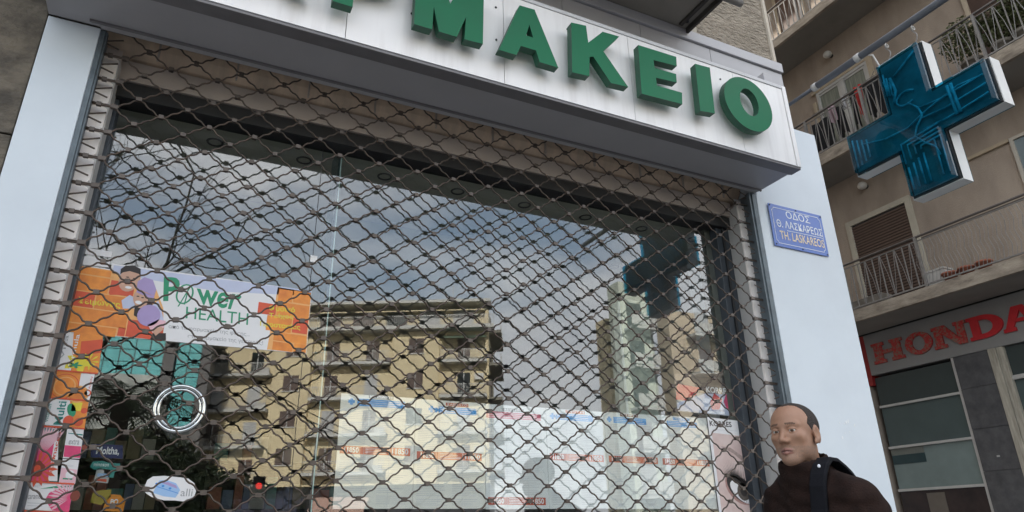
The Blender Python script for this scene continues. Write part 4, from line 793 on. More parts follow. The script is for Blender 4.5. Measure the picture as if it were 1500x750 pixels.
# first floor right: wide window with slim pale lintel
w1 = frame(yW(.300), yW(.420), zB(.3330), zW(.4930), 0.05, 'window_frame', mat('pale_frame2', (0.50, 0.46, 0.40), 0.6, var=0.1), ab)
MB().box(XW-0.02, XW-0.002, yW(.300)+.001, yW(.420)-.001, zB(.333), zW(.4925)).build('window_pane', mat('pane_grey', (0.22, 0.27, 0.29), 0.15, var=0.1), w1)
MB().box(XW-0.05, XW-0.001, yW(.4255), yW(.499), zW(.4935), zW(.4985)).build('lintel_strip', wood_l, ab)
MB().box(XW-0.012, XW-0.001, yW(.4262), yW(.60), zW(.4070), zW(.4095)).build('cable_duct', toprail, ab)
# third floor door seen above
d3 = frame(yW(.690), yW(.745), zB(.9300), zB(1.15), 0.07, 'door_frame', wood_l, ab); MB().box(XW-0.02, XW-0.002, yW(.690)+.001, yW(.745)-.001, zB(.9305), zB(1.15)).build('door_leaf', mat('door_dull', (0.13, 0.08, 0.06), 0.5, var=0.2), d3)
for lab, (u, w) in (('white globe lamp under the middle balcony slab', (.6549, .5367)), ('white globe lamp under the top balcony slab above the white window', (.6607, .8169))):
    t = thing('globe_lamp', lab, 'lamp', (XW-0.10, u*XW*0.99, H+w*XW*0.985), 'globe lamps on the apartment wall')
    c = Vector((XW-0.12, u*(XW-0.12), H+w*(XW-0.12))); m = MB(); m.ball(c, 0.085, 16, 10, sc=(1, 1, .85)); m.build('globe', mat('opal_glass', (0.62, 0.60, 0.56), 0.3, var=0.04), t, smooth=True); MB().tube([(XW-0.001, c.y, c.z), (XW-0.05, c.y, c.z)], 0.04, 10).build('lamp_base', black_m, t, smooth=True)
# things on the balconies
def potm(c, r0, r1, h, n=16):
    m = MB(); m.tube([(c[0], c[1], c[2]), (c[0], c[1], c[2]+h*.8), (c[0], c[1], c[2]+h*.8), (c[0], c[1], c[2]+h)], [r0, r0+(r1-r0)*.8, r1*1.06, r1*1.08], n); return m
terra = mat('terracotta', (0.36, 0.12, 0.07), 0.8, var=0.15, scale=9)
zf = zB(.3310)+0.012
for i, (y, l) in enumerate([(5.63, 'left terracotta bowl on the lower balcony edge'), (5.38, 'middle terracotta bowl on the lower balcony edge'), (5.13, 'right terracotta bowl on the lower balcony edge')]):
    tag(potm((XB+0.16, y, zf), 0.07, 0.11, 0.15).build('flower_bowl', terra, smooth=True), l, 'flower pot', 'terracotta bowls on the lower balcony')
t = thing('planter', 'white rectangular planter beside the post of the lower balcony', 'planter', (XB+0.25, 5.86, zf)); MB().box(XB+0.12, XB+0.34, 5.68, 6.0, zf, zf+0.24).build('trough', mat('planter_white', (0.55, 0.53, 0.50), 0.6, var=0.1), t, bevel=0.01); MB().box(XB+0.11, XB+0.35, 5.67, 6.01, zf+0.2405, zf+0.27).build('rim', mat('planter_white', (0, 0, 0)), t)
t = thing('planter', 'pale grey box planter at the left end of the lower balcony', 'planter', (XB+0.25, 7.1, zf)); MB().box(XB+0.12, XB+0.40, 6.75, 7.5, zf, zf+0.20).build('trough', concrete, t, bevel=0.01)
# leafy plants
leaf_mats = {}
def leaves(mb, c, rad, n, size, rng, up=0.5, mi=0):
    for _ in range(n):
        d = np.array([rng.gauss(0, 1), rng.gauss(0, 1), rng.gauss(0, 1)]); d /= (np.linalg.norm(d)+1e-6); q = rng.random()**0.45
        p = Vector((c[0]+d[0]*rad[0]*q, c[1]+d[1]*rad[1]*q, c[2]+d[2]*rad[2]*q))
        a = Vector((rng.gauss(0, 1), rng.gauss(0, 1), rng.gauss(0, 1)*up)).normalized(); b = a.cross(Vector((rng.gauss(0, 1), rng.gauss(0, 1), rng.gauss(0, 1)))).normalized()
        s = size*rng.uniform(.6, 1.3); mb.add([p-a*s, p+b*s*.45, p+a*s, p-b*s*.45], [(0, 1, 2, 3)], mi if mi == 0 or rng.random() < .6 else 0)
leaf_g = mat('leaf_green', (0.06, 0.085, 0.03), 0.7, var=0.2, scale=2, col2=(0.04, 0.058, 0.02)); leaf_l = mat('leaf_light', (0.14, 0.17, 0.06), 0.6, var=0.3, scale=2); bark = mat('bark', (0.10, 0.08, 0.06), 0.9, var=0.3, scale=12, bump=0.4)
rng = random.Random(3)
zf2 = zB(.6325)+0.012
for (y, hh, w, lab) in [(4.50, .80, .36, 'leafy green potted shrub behind the railing of the middle balcony right of the cross'), (4.05, .62, .34, 'smaller trailing potted plant behind the middle balcony railing beside the taller shrub'), (3.75, .7, .3, 'potted shrub near the brown door of the middle balcony')]:
    t = thing('potted_shrub', lab, 'plant', (XB+0.3, y, zf2)); potm((XB+0.28, y, zf2), 0.11, 0.15, 0.26).build('pot', concrete, t, smooth=True)
    m = MB(); m.tube([(XB+0.28, y, zf2+.2), (XB+0.26, y+.03, zf2+.2+hh*.5), (XB+.28, y, zf2+.2+hh*.8)], [.015, .01, .005], 5)
    for k in range(5): m.tube([(XB+.27, y, zf2+.3+k*.08), (XB+.27+rng.uniform(-.15, .15), y+rng.uniform(-w, w)*.8, zf2+.35+k*.1+hh*.2)], .005, 4)
    m.build('stem', bark, t); m = MB(); leaves(m, (XB+0.22, y, zf2+0.25+hh*.5), (.2, w, hh*.5), 1500, .030, rng); m.build('foliage', mat('shrub_leaf', (0.11, 0.125, 0.05), 0.6, var=0.3, scale=2, col2=(0.06, 0.075, 0.03)), t)
# drying rack with clothes
t = thing('drying_rack', 'grey metal clothes drying rack on the middle balcony below the white window', 'drying rack', (XB+0.4, 6.6, zf2))
m = MB(); xx = XB+0.35
for y in (6.1, 7.1):
    m.tube([(xx-.2, y, zf2), (xx+.2, y, zf2+.95)], .009, 5); m.tube([(xx+.2, y, zf2), (xx-.2, y, zf2+.95)], .009, 5)
for q in (-.2, -.1, 0, .1, .2): m.tube([(xx+q, 5.85, zf2+.95), (xx+q, 7.3, zf2+.95)], .006, 5)
m.tube([(xx-.25, 5.8, zf2+1.02), (xx-.1, 6.0, zf2+1.1), (xx, 6.25, zf2+.96)], .006, 5); m.build('rack_frame', railm, t)
cl_b = mat('cloth_black', (0.012, 0.012, 0.014), 0.9, var=0.2); cl_r = mat('cloth_red', (0.45, 0.035, 0.03), 0.9, var=0.15, scale=9); cl_p = mat('cloth_pink', (0.42, 0.30, 0.33), 0.9, var=0.1); cl_w = mat('cloth_white', (0.5, 0.5, 0.52), 0.9, var=0.1)
def cloth(y0, y1, z1, h, mt, lab, x=XB+0.16, seed=0):
    n = 8; vs = []; fs = []
    for i in range(n+1):
        for j in range(6):
            a = i/n; b = j/5; vs.append((x+0.025*math.sin(a*9+seed+b*2), y0+(y1-y0)*a+0.01*math.sin(b*5+seed)*b, z1-h*b*(1-.06*math.sin(a*7+seed))))
    for i in range(n):
        for j in range(5): fs.append((i*6+j, i*6+j+1, (i+1)*6+j+1, (i+1)*6+j))
    m = MB(); m.add(vs, fs); m.add([(v[0]+.012, v[1], v[2]) for v in vs], [tuple(reversed(f)) for f in fs]); o = m.build('garment', mt, smooth=True); tag(o, lab, 'clothing', 'laundry hanging on the middle balcony')
zt2 = zf2+0.93
cloth(5.80, 6.02, zt2, .75, cl_b, 'long black garment hanging at the right end of the drying rack', seed=1); cloth(6.05, 6.20, zt2, .70, cl_b, 'black trousers hanging just right of the red shirt', seed=2)
cloth(6.22, 6.36, zt2+.02, .62, cl_r, 'bright red shirt hanging on the balcony drying rack', x=XB+.13, seed=3); cloth(6.38, 6.50, zt2, .72, cl_b, 'black garment hanging just left of the red shirt', seed=4)
cloth(6.55, 6.62, zt2, .25, cl_w, 'small white cloth hanging left of the black garment', x=XB+.12, seed=5); cloth(6.66, 6.86, zt2-.12, .60, cl_b, 'wide dark garment hanging behind the pink one', seed=6)
cloth(6.80, 6.92, zt2-.06, .34, cl_p, 'small pink garment hanging left on the drying rack', x=XB+.12, seed=7); cloth(6.95, 7.35, zt2-.18, .62, cl_b, 'widest black cloth hanging at the far left of the rack', seed=8)
# ------------------------------------------------------------------ showroom at street level
gsign = mat('sign_grey', (0.27, 0.265, 0.26), 0.6, var=0.08, scale=2); redl = mat('red_letter', (0.52, 0.02, 0.028), 0.4, var=0.1, scale=10); redp = mat('red_letter_peeling', (0.40, 0.025, 0.025), 0.7, scale=26, var=0.1, col2=(0.23, 0.16, 0.12), thr=(0.38, 0.56), detail=8)
sh = thing('corner_showroom', 'street level showroom with dark glazing, white mullions and grey stone column', 'shop front', (XW, 6.5, 0))
MB().box(XW-0.03, XW+0.45, YE0, yW(.7136)+0.001, zW(.2205), zW(.2855)).build('fascia_board', gsign, sh)
MB().box(XW-0.031, XW+0.45, yW(.7139), yW(.722), zW(.2050), zW(.2855)).build('red_edge_strip', mat('red_strip', (0.30, 0.02, 0.02), 0.5), sh); MB().box(XW-0.01, XW+0.45, yW(.7225), YE1, 0, zW(.2855)).build('side_wall', wall_a, sh)
MB().box(XW+0.02, XW+0.45, YE0, YE1, zW(.2858), zB(.3143)-0.002).build('header_strip', mat('header_dark', (0.06, 0.065, 0.06), 0.8, var=0.2), sh)
tealp = mat('teal_pane', (0.05, 0.065, 0.065), 0.1, var=0.1, scale=1); teal2 = mat('frosted_pane', (0.19, 0.24, 0.23), 0.12, var=0.15, scale=1.5); brp = mat('brown_pane', (0.035, 0.022, 0.018), 0.12, var=0.4, scale=3)
PY0, PY1 = yW(.5855), yW(.7136)
zz = [zW(.2200), zW(.1720), zW(.1095), zW(.0475), 0.9, 0.12]
for i, mt in enumerate((tealp, teal2 if False else mat('mid_pane', (0.085, 0.115, 0.115), 0.1, var=0.12, scale=1), teal2, brp, brp)):
    MB().box(XW+0.03, XW+0.045, PY0+.001, PY1-.001, zz[i+1]+0.001, zz[i]-0.04).build('window_pane', mt, sh)
    if i < 4: MB().box(XW-0.012, XW+0.029, PY0+.0005, PY1-.0005, zz[i+1]-0.039, zz[i+1]).build('mullion', wfr, sh, bevel=0.003)
MB().box(XW-0.012, XW+0.05, yW(.5812), yW(.5854), 0.12, zW(.2202)).build('mullion', wfr, sh)
MB().box(XW+0.022, XW+0.0295, yW(.66), yW(.7130), zW(.083), zW(.096)).build('dark_notice', mat('notice_dark', (0.02, 0.05, 0.055), 0.3), sh)
MB().box(XW+0.0222, XW+0.0295, yW(.66), yW(.7130), zW(.0965), zW(.106)).build('pale_notice', mat('notice_pale', (0.16, 0.17, 0.15), 0.3), sh)
MB().box(XW+0.022, XW+0.0295, yW(.645), yW(.672), zW(-.02), zW(.040)).build('inner_post', mat('post_dim', (0.14, 0.12, 0.10), 0.6), sh)
slate = mat('slate', (0.085, 0.085, 0.09), 0.6, var=0.3, scale=7, bump=0.15, bscale=40, col2=(0.055, 0.055, 0.06), detail=9)
zc_ = [0.12, 0.75, 1.45, zW(.0625), zW(.118), zW(.1735), zW(.2200)]
for i in range(6): MB().box(XW-0.035+0.002*(i % 2), XW+0.03, yW(.5318), yW(.5808), zc_[i]+0.002, zc_[i+1]-0.002).build('stone_panel', slate, sh, bevel=0.003)
MB().box(XW-0.037, XW-0.0352, yW(.5540), yW(.5580), zW(.0795), zW(.0815)).build('tape_scrap', wfr, sh)
offw = mat('weathered_frame', (0.46, 0.43, 0.36), 0.7, var=0.2, scale=6, stretch=(1, 4, .6), col2=(0.30, 0.27, 0.22))
for a, b, q in ((.5210, .5315, 0), (.5120, .5205, .012)): MB().box(XW-0.05+q, XW+0.03, yW(a), yW(b)-0.001, 0.12, zW(.2200)).build('door_frame', offw, sh, bevel=0.003)
MB().box(XW-0.02, XW+0.03, yW(.36), yW(.5115), zW(.1745), zW(.1800)).build('mullion', wfr, sh); MB().box(XW+0.03, XW+0.045, yW(.36), yW(.5118), zW(.1802), zW(.2195)).build('window_pane', tealp, sh); MB().box(XW+0.03, XW+0.045, yW(.36), yW(.5118), 0.12, zW(.1743)).build('window_pane', MATS['mid_pane'], sh)
MB().box(XW+0.0, XW+0.45, YE0, yW(.3598), 0.12, zW(.2203)).build('side_wall', slate, sh)
MB().box(XW-0.02, XW+0.45, YE0, yW(.7136), 0.0, 0.118).build('threshold', concrete, sh)
hs = thing('showroom_sign', 'row of red slab serif letters spelling HONDA with the first letters peeling', 'sign lettering', (XW-0.04, 6.4, zW(.2345)))
def serif(y0, y1, z0, z1, polys, mt, lab=None, hole=None):
    m = MB(); 
    for pl in polys:
        h = None
        if isinstance(pl, tuple): pl, h = pl
        m.prism([(u, w) for u, w in pl], lambda u, w, d: (d, y0-(y0-y1)*u, z0+(z1-z0)*w+(0.0)), XW-0.065, XW-0.0305, 0, h)
    m.build('letter', mt, hs, label=lab)
def rc(a, b, c, d): return [(a, c), (b, c), (b, d), (a, d)]
st = 0.24; sr = 0.15
Hg = [rc(0, .40, 0, sr), rc(.07, .33, sr, 1-sr), rc(0, .40, 1-sr, 1), rc(.60, 1, 0, sr), rc(.67, .93, sr, 1-sr), rc(.60, 1, 1-sr, 1), rc(.33, .67, .42, .60)]
Og = [([(.5+.5*math.cos(a), .5+.52*math.sin(a)) for a in np.linspace(0, 6.2831, 29)[:-1]], [(.5+.24*math.cos(a), .5+.34*math.sin(a)) for a in np.linspace(0, 6.2831, 25)[:-1]])]
Ng = [rc(0, .36, 0, sr), rc(.06, .28, sr, 1-sr), [(0, 1-sr), (.30, 1-sr), (.36, 1), (0, 1)], [(.28, .62), (.72, 0), (.94, 0), (.94, .16), (.72, .36), (.40, 1), (.36, 1), (.28, .84)], [(.72, .37), (.94, .17), (.94, 1-sr), (.72, 1-sr)], rc(.66, 1, 1-sr, 1)]
dd = [(.45+.55*math.cos(a), .5+.5*math.sin(a)) for a in np.linspace(-math.pi/2, math.pi/2, 16)]; dh = [(.45+.27*math.cos(a), .5+.30*math.sin(a)) for a in np.linspace(-math.pi/2, math.pi/2, 12)]
Dg = [([(0, 0)] + dd + [(0, 1), (0, 1-sr), (.09, 1-sr), (.09, sr), (0, sr)], [(.33, .2)] + dh + [(.33, .8)])]
Ag = [rc(0, .32, 0, sr), rc(.66, 1, 0, sr), [(.07, sr), (.29, sr), (.35, .33), (.62, .33), (.66, sr), (.92, sr), (.62, 1), (.36, 1)][:0] or [(.07, sr), (.27, sr), (.52, .80), (.62, 1), (.34, 1)], [(.52, .7999), (.70, sr), (.93, sr), (.63, 1)], [(.36, .34), (.63, .34), (.58, .48), (.40, .48)]]
for g, (a, b), mt, lab in ((Hg, (.7020, .6490), redp, 'peeling red letter H'), (Og, (.6450, .6020), redp, 'peeling red letter O'), (Ng, (.6005, .5500), redp, 'peeling red letter N'), (Dg, (.5480, .5010), redl, 'bright red letter D'), (Ag, (.5030, .4540), redl, 'bright red letter A')):
    serif(yW(a), yW(b), zW(.2355), zW(.2680), g, mt, lab)
# ------------------------------------------------------------------ buildings across the square (mirrored in the shop glass)
GLY = 1.0885*D
def mir(tx, yp): return Vector((tx*yp, 2*GLY-yp, 0))     # plan position seen in the glass at tangent tx, unfolded depth yp
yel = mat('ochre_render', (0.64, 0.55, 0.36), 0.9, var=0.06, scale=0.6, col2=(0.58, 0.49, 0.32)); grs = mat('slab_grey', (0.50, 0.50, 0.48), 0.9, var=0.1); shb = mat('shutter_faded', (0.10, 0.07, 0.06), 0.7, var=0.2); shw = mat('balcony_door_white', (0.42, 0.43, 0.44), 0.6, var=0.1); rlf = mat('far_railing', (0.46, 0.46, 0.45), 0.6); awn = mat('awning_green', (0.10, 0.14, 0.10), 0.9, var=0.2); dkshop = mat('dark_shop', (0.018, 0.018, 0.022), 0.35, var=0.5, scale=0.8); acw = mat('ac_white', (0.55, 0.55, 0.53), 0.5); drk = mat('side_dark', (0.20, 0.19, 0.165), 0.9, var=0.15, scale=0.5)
class Fac:
    """facade-local frame: s to the left along the front, o outward, z up"""
    def __init__(s, corner, along, outw): s.c, s.a, s.n = Vector(corner), Vector(along).normalized(), Vector(outw).normalized()
    def p(s, a, o, z): return s.c + s.a*a + s.n*o + Vector((0, 0, z))
    def box(s, mb, a0, a1, o0, o1, z0, z1, mi=0):
        v = [s.p(a, o, z) for a in (a0, a1) for o in (o0, o1) for z in (z0, z1)]
        return mb.add(v, [(0,1,3,2),(4,6,7,5),(0,4,5,1),(2,3,7,6),(0,2,6,4),(1,5,7,3)], mi)
cor = mir(.4516, 60); cor.z = 0
al = Vector((-.89, -.454, 0)); ou = Vector((-.454, .89, 0))
F = Fac(cor, al, ou)
yb_ = thing('ochre_apartment_building', 'ochre apartment block with rows of balconies and brown shutters across the square', 'building', F.p(14, -5, 0))
F.box(MB(), 0, 28.5, -12, -0.55, 5.6, 22.6).build('wall', yel, yb_)
F.box(MB(), 0, 28.5, -12, -0.8, 0, 5.6).build('shop_level', dkshop, yb_)
F.box(MB(), -0.25, 28.6, -2.4, 0.15, 23.2, 23.5).build('roof_slab', grs, yb_)
F.box(MB(), 0.6, 28.0, -12, -2.6, 22.6, 23.2).build('penthouse_band', yel, yb_)
F.box(MB(), 3, 24.0, -12, -5.0, 23.5, 24.6).build('roof_room', drk, yb_)
bays = [(0.0, 4.9, 'b'), (4.9, 9.6, 'f'), (9.6, 17.6, 'b'), (17.6, 21.3, 'f'), (21.3, 28.5, 'b')]
floors = [6.8, 10.3, 13.75, 17.2]
for (a, b, k) in bays:
    if k == 'f':
        F.box(MB(), a, b, -0.55, 0.0, 5.6, 20.2).build('projecting_bay', yel, yb_)
for fz in floors:
    for bi, (a, b, k) in enumerate(bays):
        zo = -0.9 if bi == 4 else 0
        if k == 'b':
            sl = F.box(MB(), a+0.15, b-0.15, -0.549, 0.55, fz+zo-0.32, fz+zo-0.02).build('balcony', grs, yb_)
            m = MB(); F.box(m, a+0.15, b-0.15, 0.47, 0.51, fz+zo+0.92, fz+zo+0.98); F.box(m, a+0.15, b-0.15, 0.47, 0.51, fz+zo+0.08, fz+zo+0.12)
            x = a+0.2
            while x < b-0.2: F.box(m, x, x+0.03, 0.475, 0.505, fz+zo+0.12, fz+zo+0.92); x += 0.16
            m.build('railing', rlf, sl, kind='stuff')
            nn = 1 if b-a < 5.5 else 2
            for q in range(nn):
                w0 = a + (b-a)*(q+0.5)/nn - 0.6; 
                F.box(MB(), w0, w0+1.25, -0.549, -0.50, fz+zo, fz+zo+2.25).build('balcony_door', random.choice([shb, shw, shb, pane_d]), yb_)
                F.box(MB(), w0+0.58, w0+0.66, -0.4995, -0.47, fz+zo, fz+zo+2.25).build('door_stile', shw, yb_)
            if random.random() < .7:
                F.box(MB(), a+0.5, a+1.4, -0.54, -0.2, fz+zo+(1.5 if bi == 0 else 0), fz+zo+(2.1 if bi == 0 else .6)).build('air_conditioner', acw, yb_)
            if random.random() < .12:
                m = MB(); m.add([F.p(a+0.2, -0.4, fz+zo+2.6), F.p(b-0.3, -0.4, fz+zo+2.6), F.p(b-0.3, 0.7, fz+zo+2.05), F.p(a+0.2, 0.7, fz+zo+2.05)], [(0, 1, 2, 3)]); m.build('awning', awn, yb_)
        else:
            w0 = (a+b)/2-0.8
            F.box(MB(), w0, w0+1.5, 0.0005, 0.05, fz+0.75, fz+2.25).build('window', random.choice([shb, shb, pane_d]), yb_); F.box(MB(), w0-0.1, w0+1.6, 0.0005, 0.10, fz+0.65, fz+0.745).build('window_sill', grs, yb_); F.box(MB(), w0+.72, w0+.78, 0.0505, 0.06, fz+.75, fz+2.25).build('window_stile', shw, yb_)
sl = F.box(MB(), -0.6, 28.7, -0.549, 0.9, 20.25, 20.62).build('balcony', grs, yb_)
m = MB(); F.box(m, -0.6, 28.7, 0.82, 0.86, 21.55, 21.62); F.box(m, -0.58, -0.54, -0.5, 0.82, 21.55, 21.62)
x = -0.6
while x < 28.6: F.box(m, x, x+0.04, 0.82, 0.86, 20.62, 21.55); x += 0.18
m.build('railing', rlf, sl, kind='stuff')
for q in range(8): F.box(MB(), 1.5+q*3.4, 3.6+q*3.4, -0.549, -0.5, 20.65, 22.5).build('window', random.choice([shb, pane_d, shw]), yb_)
m = MB(); m.add([F.p(0.3, -0.5, 22.5), F.p(28, -0.5, 22.5), F.p(28, 0.3, 22.2), F.p(0.3, 0.3, 22.2)], [(0, 1, 2, 3)]); m.build('awning', mat('awning_tan', (0.28, 0.25, 0.18), 0.9, var=0.2), yb_)
for (a, z, h) in ((4, 23.5, 3.0), (9, 23.5, 2.2), (18, 23.5, 2.6)): MB().tube([F.p(a, -4, z), F.p(a, -4, z+h)], 0.04, 5).build('antenna', rlf, yb_)
# unlit side of the block; its shade is put into the dark balcony colour
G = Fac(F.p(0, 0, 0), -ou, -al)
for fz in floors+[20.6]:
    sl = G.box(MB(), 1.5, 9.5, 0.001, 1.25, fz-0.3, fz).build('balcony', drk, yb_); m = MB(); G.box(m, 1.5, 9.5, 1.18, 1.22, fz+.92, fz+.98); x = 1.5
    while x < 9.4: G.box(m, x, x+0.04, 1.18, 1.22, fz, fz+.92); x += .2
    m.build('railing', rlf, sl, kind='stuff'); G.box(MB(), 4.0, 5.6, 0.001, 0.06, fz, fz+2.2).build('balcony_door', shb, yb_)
for (a, b, mt) in ((0.5, 9, mat('awning_dark', (0.05, 0.05, 0.06), 0.8)), (11, 16, mat('awning_red_white', (0.45, 0.30, 0.25), 0.8)), (17, 27, mat('awning_navy', (0.03, 0.03, 0.05), 0.8))):
    m = MB(); m.add([F.p(a, 0, 4.6), F.p(b, 0, 4.6), F.p(b, 2.2, 3.5), F.p(a, 2.2, 3.5), F.p(b, 2.2, 3.0), F.p(a, 2.2, 3.0)], [(0, 1, 2, 3), (3, 2, 4, 5)]); m.build('shop_awning', mt, yb_)
# glass office block
tg = thing('glass_office_block', 'teal glass office block across the square', 'building', mir(-.07, 62)); tealg = mat('curtain_wall_teal', (0.09, 0.42, 0.44), 0.25, var=0.12, scale=0.3, spec=0.8); mull = mat('curtain_mullion', (0.02, 0.03, 0.035), 0.5)
G2 = Fac(mir(.0350, 66), (-1, -0.10, 0), (-0.10, 1, 0))
G2.box(MB(), 0, 0.85, -8, 0.6, 0, 21).build('stone_pier', mat('pier_grey', (0.13, 0.125, 0.125), 0.8, var=0.1), tg); G2.box(MB(), 2.97, 3.9, -8, 0.7, 0, 21).build('stone_pier', MATS['pier_grey'], tg)
G2.box(MB(), 0.85, 30, -8, -0.01, 0, 20.5).build('core', mull, tg)
for i in range(9):
    for j in range(9):
        x0_ = (0.9+i*1.02) if i < 2 else 3.95+(i-2)*1.15; w_ = 1.0 if i < 2 else 1.12; z0_ = 10.2+j*1.1
        if i > 1 and z0_ < 14.5: continue
        G2.box(MB(), x0_+0.03, x0_+w_-0.03, 0.0, 0.06, z0_+0.03, z0_+1.06).build('glass_panel', tealg, tg)
G2.box(MB(), 3.95, 30, 0.0, 1.2, 9.8, 14.4).build('stone_band', mat('stone_band', (0.34, 0.36, 0.34), 0.8, var=0.3, scale=0.8), tg)
# pale tower blocks further right in the mirror image
for (t0, t1, yp, hz, cols, lab) in ((.690, .722, 46, 18.0, (yel, drk), 'narrow ochre block with dark balconies far across the square'), (.835, 1.06, 42, 18.0, (mat('tan_render', (0.52, 0.44, 0.33), 0.9, var=0.1), grs), 'tan block with pale balconies far across the square'), (.724, .795, 42, 19.8, (mat('pale_green_render', (0.52, 0.56, 0.48), 0.9, var=0.08), grs), 'pale greenish stair tower between two blocks across the square')):
    c0 = mir(t1, yp); w = (t1-t0)*yp; Q = Fac(c0, (-1, 0, 0), (0, 1, 0)); b = thing('distant_block', lab, 'building', c0, 'blocks far across the square')
    Q.box(MB(), 0, w, -1.6, 0, 0, hz).build('wall', cols[0], b)
    z = 3.5
    while z < hz-2:
        x = 0.4
        while x < w-1.8:
            bl = Q.box(MB(), x, x+min(3.2, w-x-.2), 0.001, 1.2, z-.2, z).build('balcony', cols[1], b); Q.box(MB(), x, x+min(3.2, w-x-.2), 1.12, 1.16, z+.1, z+.95).build('parapet', cols[1], bl); Q.box(MB(), x+.6, x+2.0, 0.001, .06, z+.05, z+2.2).build('balcony_door', random.choice([shb, pane_d, shw]), b); x += 4.2
        z += 3.1
# ------------------------------------------------------------------ trees on the square
def branch(mb, p, d, L, r, depth, rng, tips):
    pts = [p]; q = p; dd_ = d.copy(); n = 4
    for i in range(n):
        dd_ = (dd_+Vector((rng.gauss(0, .18), rng.gauss(0, .18), rng.gauss(0, .12)))).normalized(); q = q+dd_*(L/n); pts.append(q)
    mb.tube(pts, [r*(1-.45*i/n) for i in range(n+1)], 5, cap=False); tips.append(q)
    if depth > 0:
        for k in range(3 if depth > 1 else 4):
            s = pts[rng.choice([2, 3, 4])]; nd = (dd_+Vector((rng.gauss(0, .6), rng.gauss(0, .6), rng.gauss(0.1, .45)))).normalized(); branch(mb, s, nd, L*rng.uniform(.5, .75), r*.5, depth-1, rng, tips)
def bare_tree(c, h, lab, seed):
    rng = random.Random(seed); t = thing('bare_tree', lab, 'tree', c); m = MB(); tips = []; m.tube([c, c+Vector((.1, 0, h*.3)), c+Vector((.0, .1, h*.5))], [.13, .10, .08], 8); m.build('trunk', bark, t, smooth=True)
    m = MB()
    for k in range(7): a = k*.9; branch(m, c+Vector((0, 0.05, h*(.36+.02*k))), Vector((math.cos(a)*.8, math.sin(a)*.8, .9)).normalized(), h*.34, .045, 3, rng, tips)
    m.build('crown', bark, t); return t
bare_tree(mir(-.165, 11.5), 7.4, 'leafless tree with fine twigs on the pavement opposite the pharmacy', 5)
def leafy(c, h, r, lab, seed, n=2600, size=.10, grp=None):
    rng = random.Random(seed); t = thing('leafy_tree', lab, 'tree', c, grp); MB().tube([c, c+Vector((.1, 0, h*.35)), c+Vector((0, 0, h*.6))], [.16, .12, .07], 8).build('trunk', bark, t, smooth=True)
    m = MB()
    for k in range(9): 
        a = rng.uniform(0, 6.28); q = rng.uniform(.2, .75)*r; leaves(m, (c.x+q*math.cos(a), c.y+q*math.sin(a), h-r+rng.uniform(-.5, .6)*r), (r*.55, r*.55, r*.5), n//9, size, rng)
    m.build('crown', [leaf_g], t)
leafy(mir(.0, 24), 4.5, 1.5, 'dense dark evergreen street tree opposite the pharmacy left', 11, 5200, .12, 'street trees on the square')
leafy(mir(-.075, 22), 4.3, 1.5, 'dark rounded street tree beside the palm', 12, 5200, .12, 'street trees on the square')
leafy(mir(.055, 30), 4.0, 1.3, 'low dark street tree in front of the ochre block', 13, 4200, .12, 'street trees on the square')
def palm(c, h, lab, seed, L=2.0):
    rng = random.Random(seed); t = thing('palm_tree', lab, 'tree', c); m = MB(); m.tube([c, c+Vector((.05, 0, h*.5)), c+Vector((0, .05, h))], [.22, .19, .16], 10); m.build('trunk', bark, t, smooth=True)
    for k in range(26):
        a = k*2.4; el = rng.uniform(-.35, 1.1); m = MB(); pts = []
        for i in range(8):
            s = i/7; pts.append(c+Vector((math.cos(a)*math.cos(el)*L*s, math.sin(a)*math.cos(el)*L*s, h+math.sin(el)*L*s-1.1*s*s*L*.55)))
        m.tube(pts, [.02*(1-.8*i/7) for i in range(8)], 4); side = Vector((-math.sin(a), math.cos(a), 0))
        for i in range(1, 8):
            for u in (0, .33, .66):
                b = pts[i-1].lerp(pts[i], u); dr = (pts[i]-pts[i-1]).normalized()
                for sg_ in (-1, 1):
                    e = b+(side*sg_*.9+dr*.7-Vector((0, 0, .45)))*(.42*(1-.4*i/8)); m.add([b-dr*.015, b+dr*.02, e], [(0, 1, 2)])
        m.build('frond', leaf_g, t)
palm(mir(-.062, 15), 3.75, 'short palm tree with drooping fronds opposite the pharmacy', 21, 1.7)
leafy(mir(-.03, 18), 3.6, 1.2, 'low dark bushy tree behind the palm', 14, 4200, .11, 'street trees on the square')
# traffic light, lamp and wires
t = thing('traffic_light', 'black traffic light showing red on the far side of the street', 'traffic light', mir(.1149, 20)); c = mir(.1149, 20)
MB().tube([c, c+Vector((0, 0, 2.2))], .05, 8).build('post', black_m, t, smooth=True); MB().box(c.x-.15, c.x+.15, c.y-.1, c.y+.1, 2.0, 2.85).build('signal_housing', black_m, t, bevel=.02)
for i, (zz_, mt) in enumerate(((2.6, mat('red_lens', (0.6, 0.02, 0.02), 0.3, emit=(1, 0.04, 0.03, 1.2), var=0)), (2.36, black_m), (2.13, black_m))): m = MB(); m.ball((c.x, c.y+.10, zz_), .085, 12, 8, sc=(1, .4, 1)); m.build('signal_lens', mt, t, smooth=True)
c = mir(.185, 34); t = thing('street_lamp', 'tall grey street lamp with curved arm on the far pavement', 'street lamp', c); MB().tube([c, c+Vector((0, 0, 5)), c+Vector((.1, 0, 6.2)), c+Vector((.6, 0, 6.9)), c+Vector((1.2, 0, 7.1))], [.09, .07, .06, .05, .05], 8).build('post', railm, t, smooth=True); m = MB(); m.ball(c+Vector((1.4, 0, 7.1)), .22, 10, 6, sc=(1.2, .6, .4)); m.build('lamp_head', railm, t, smooth=True)
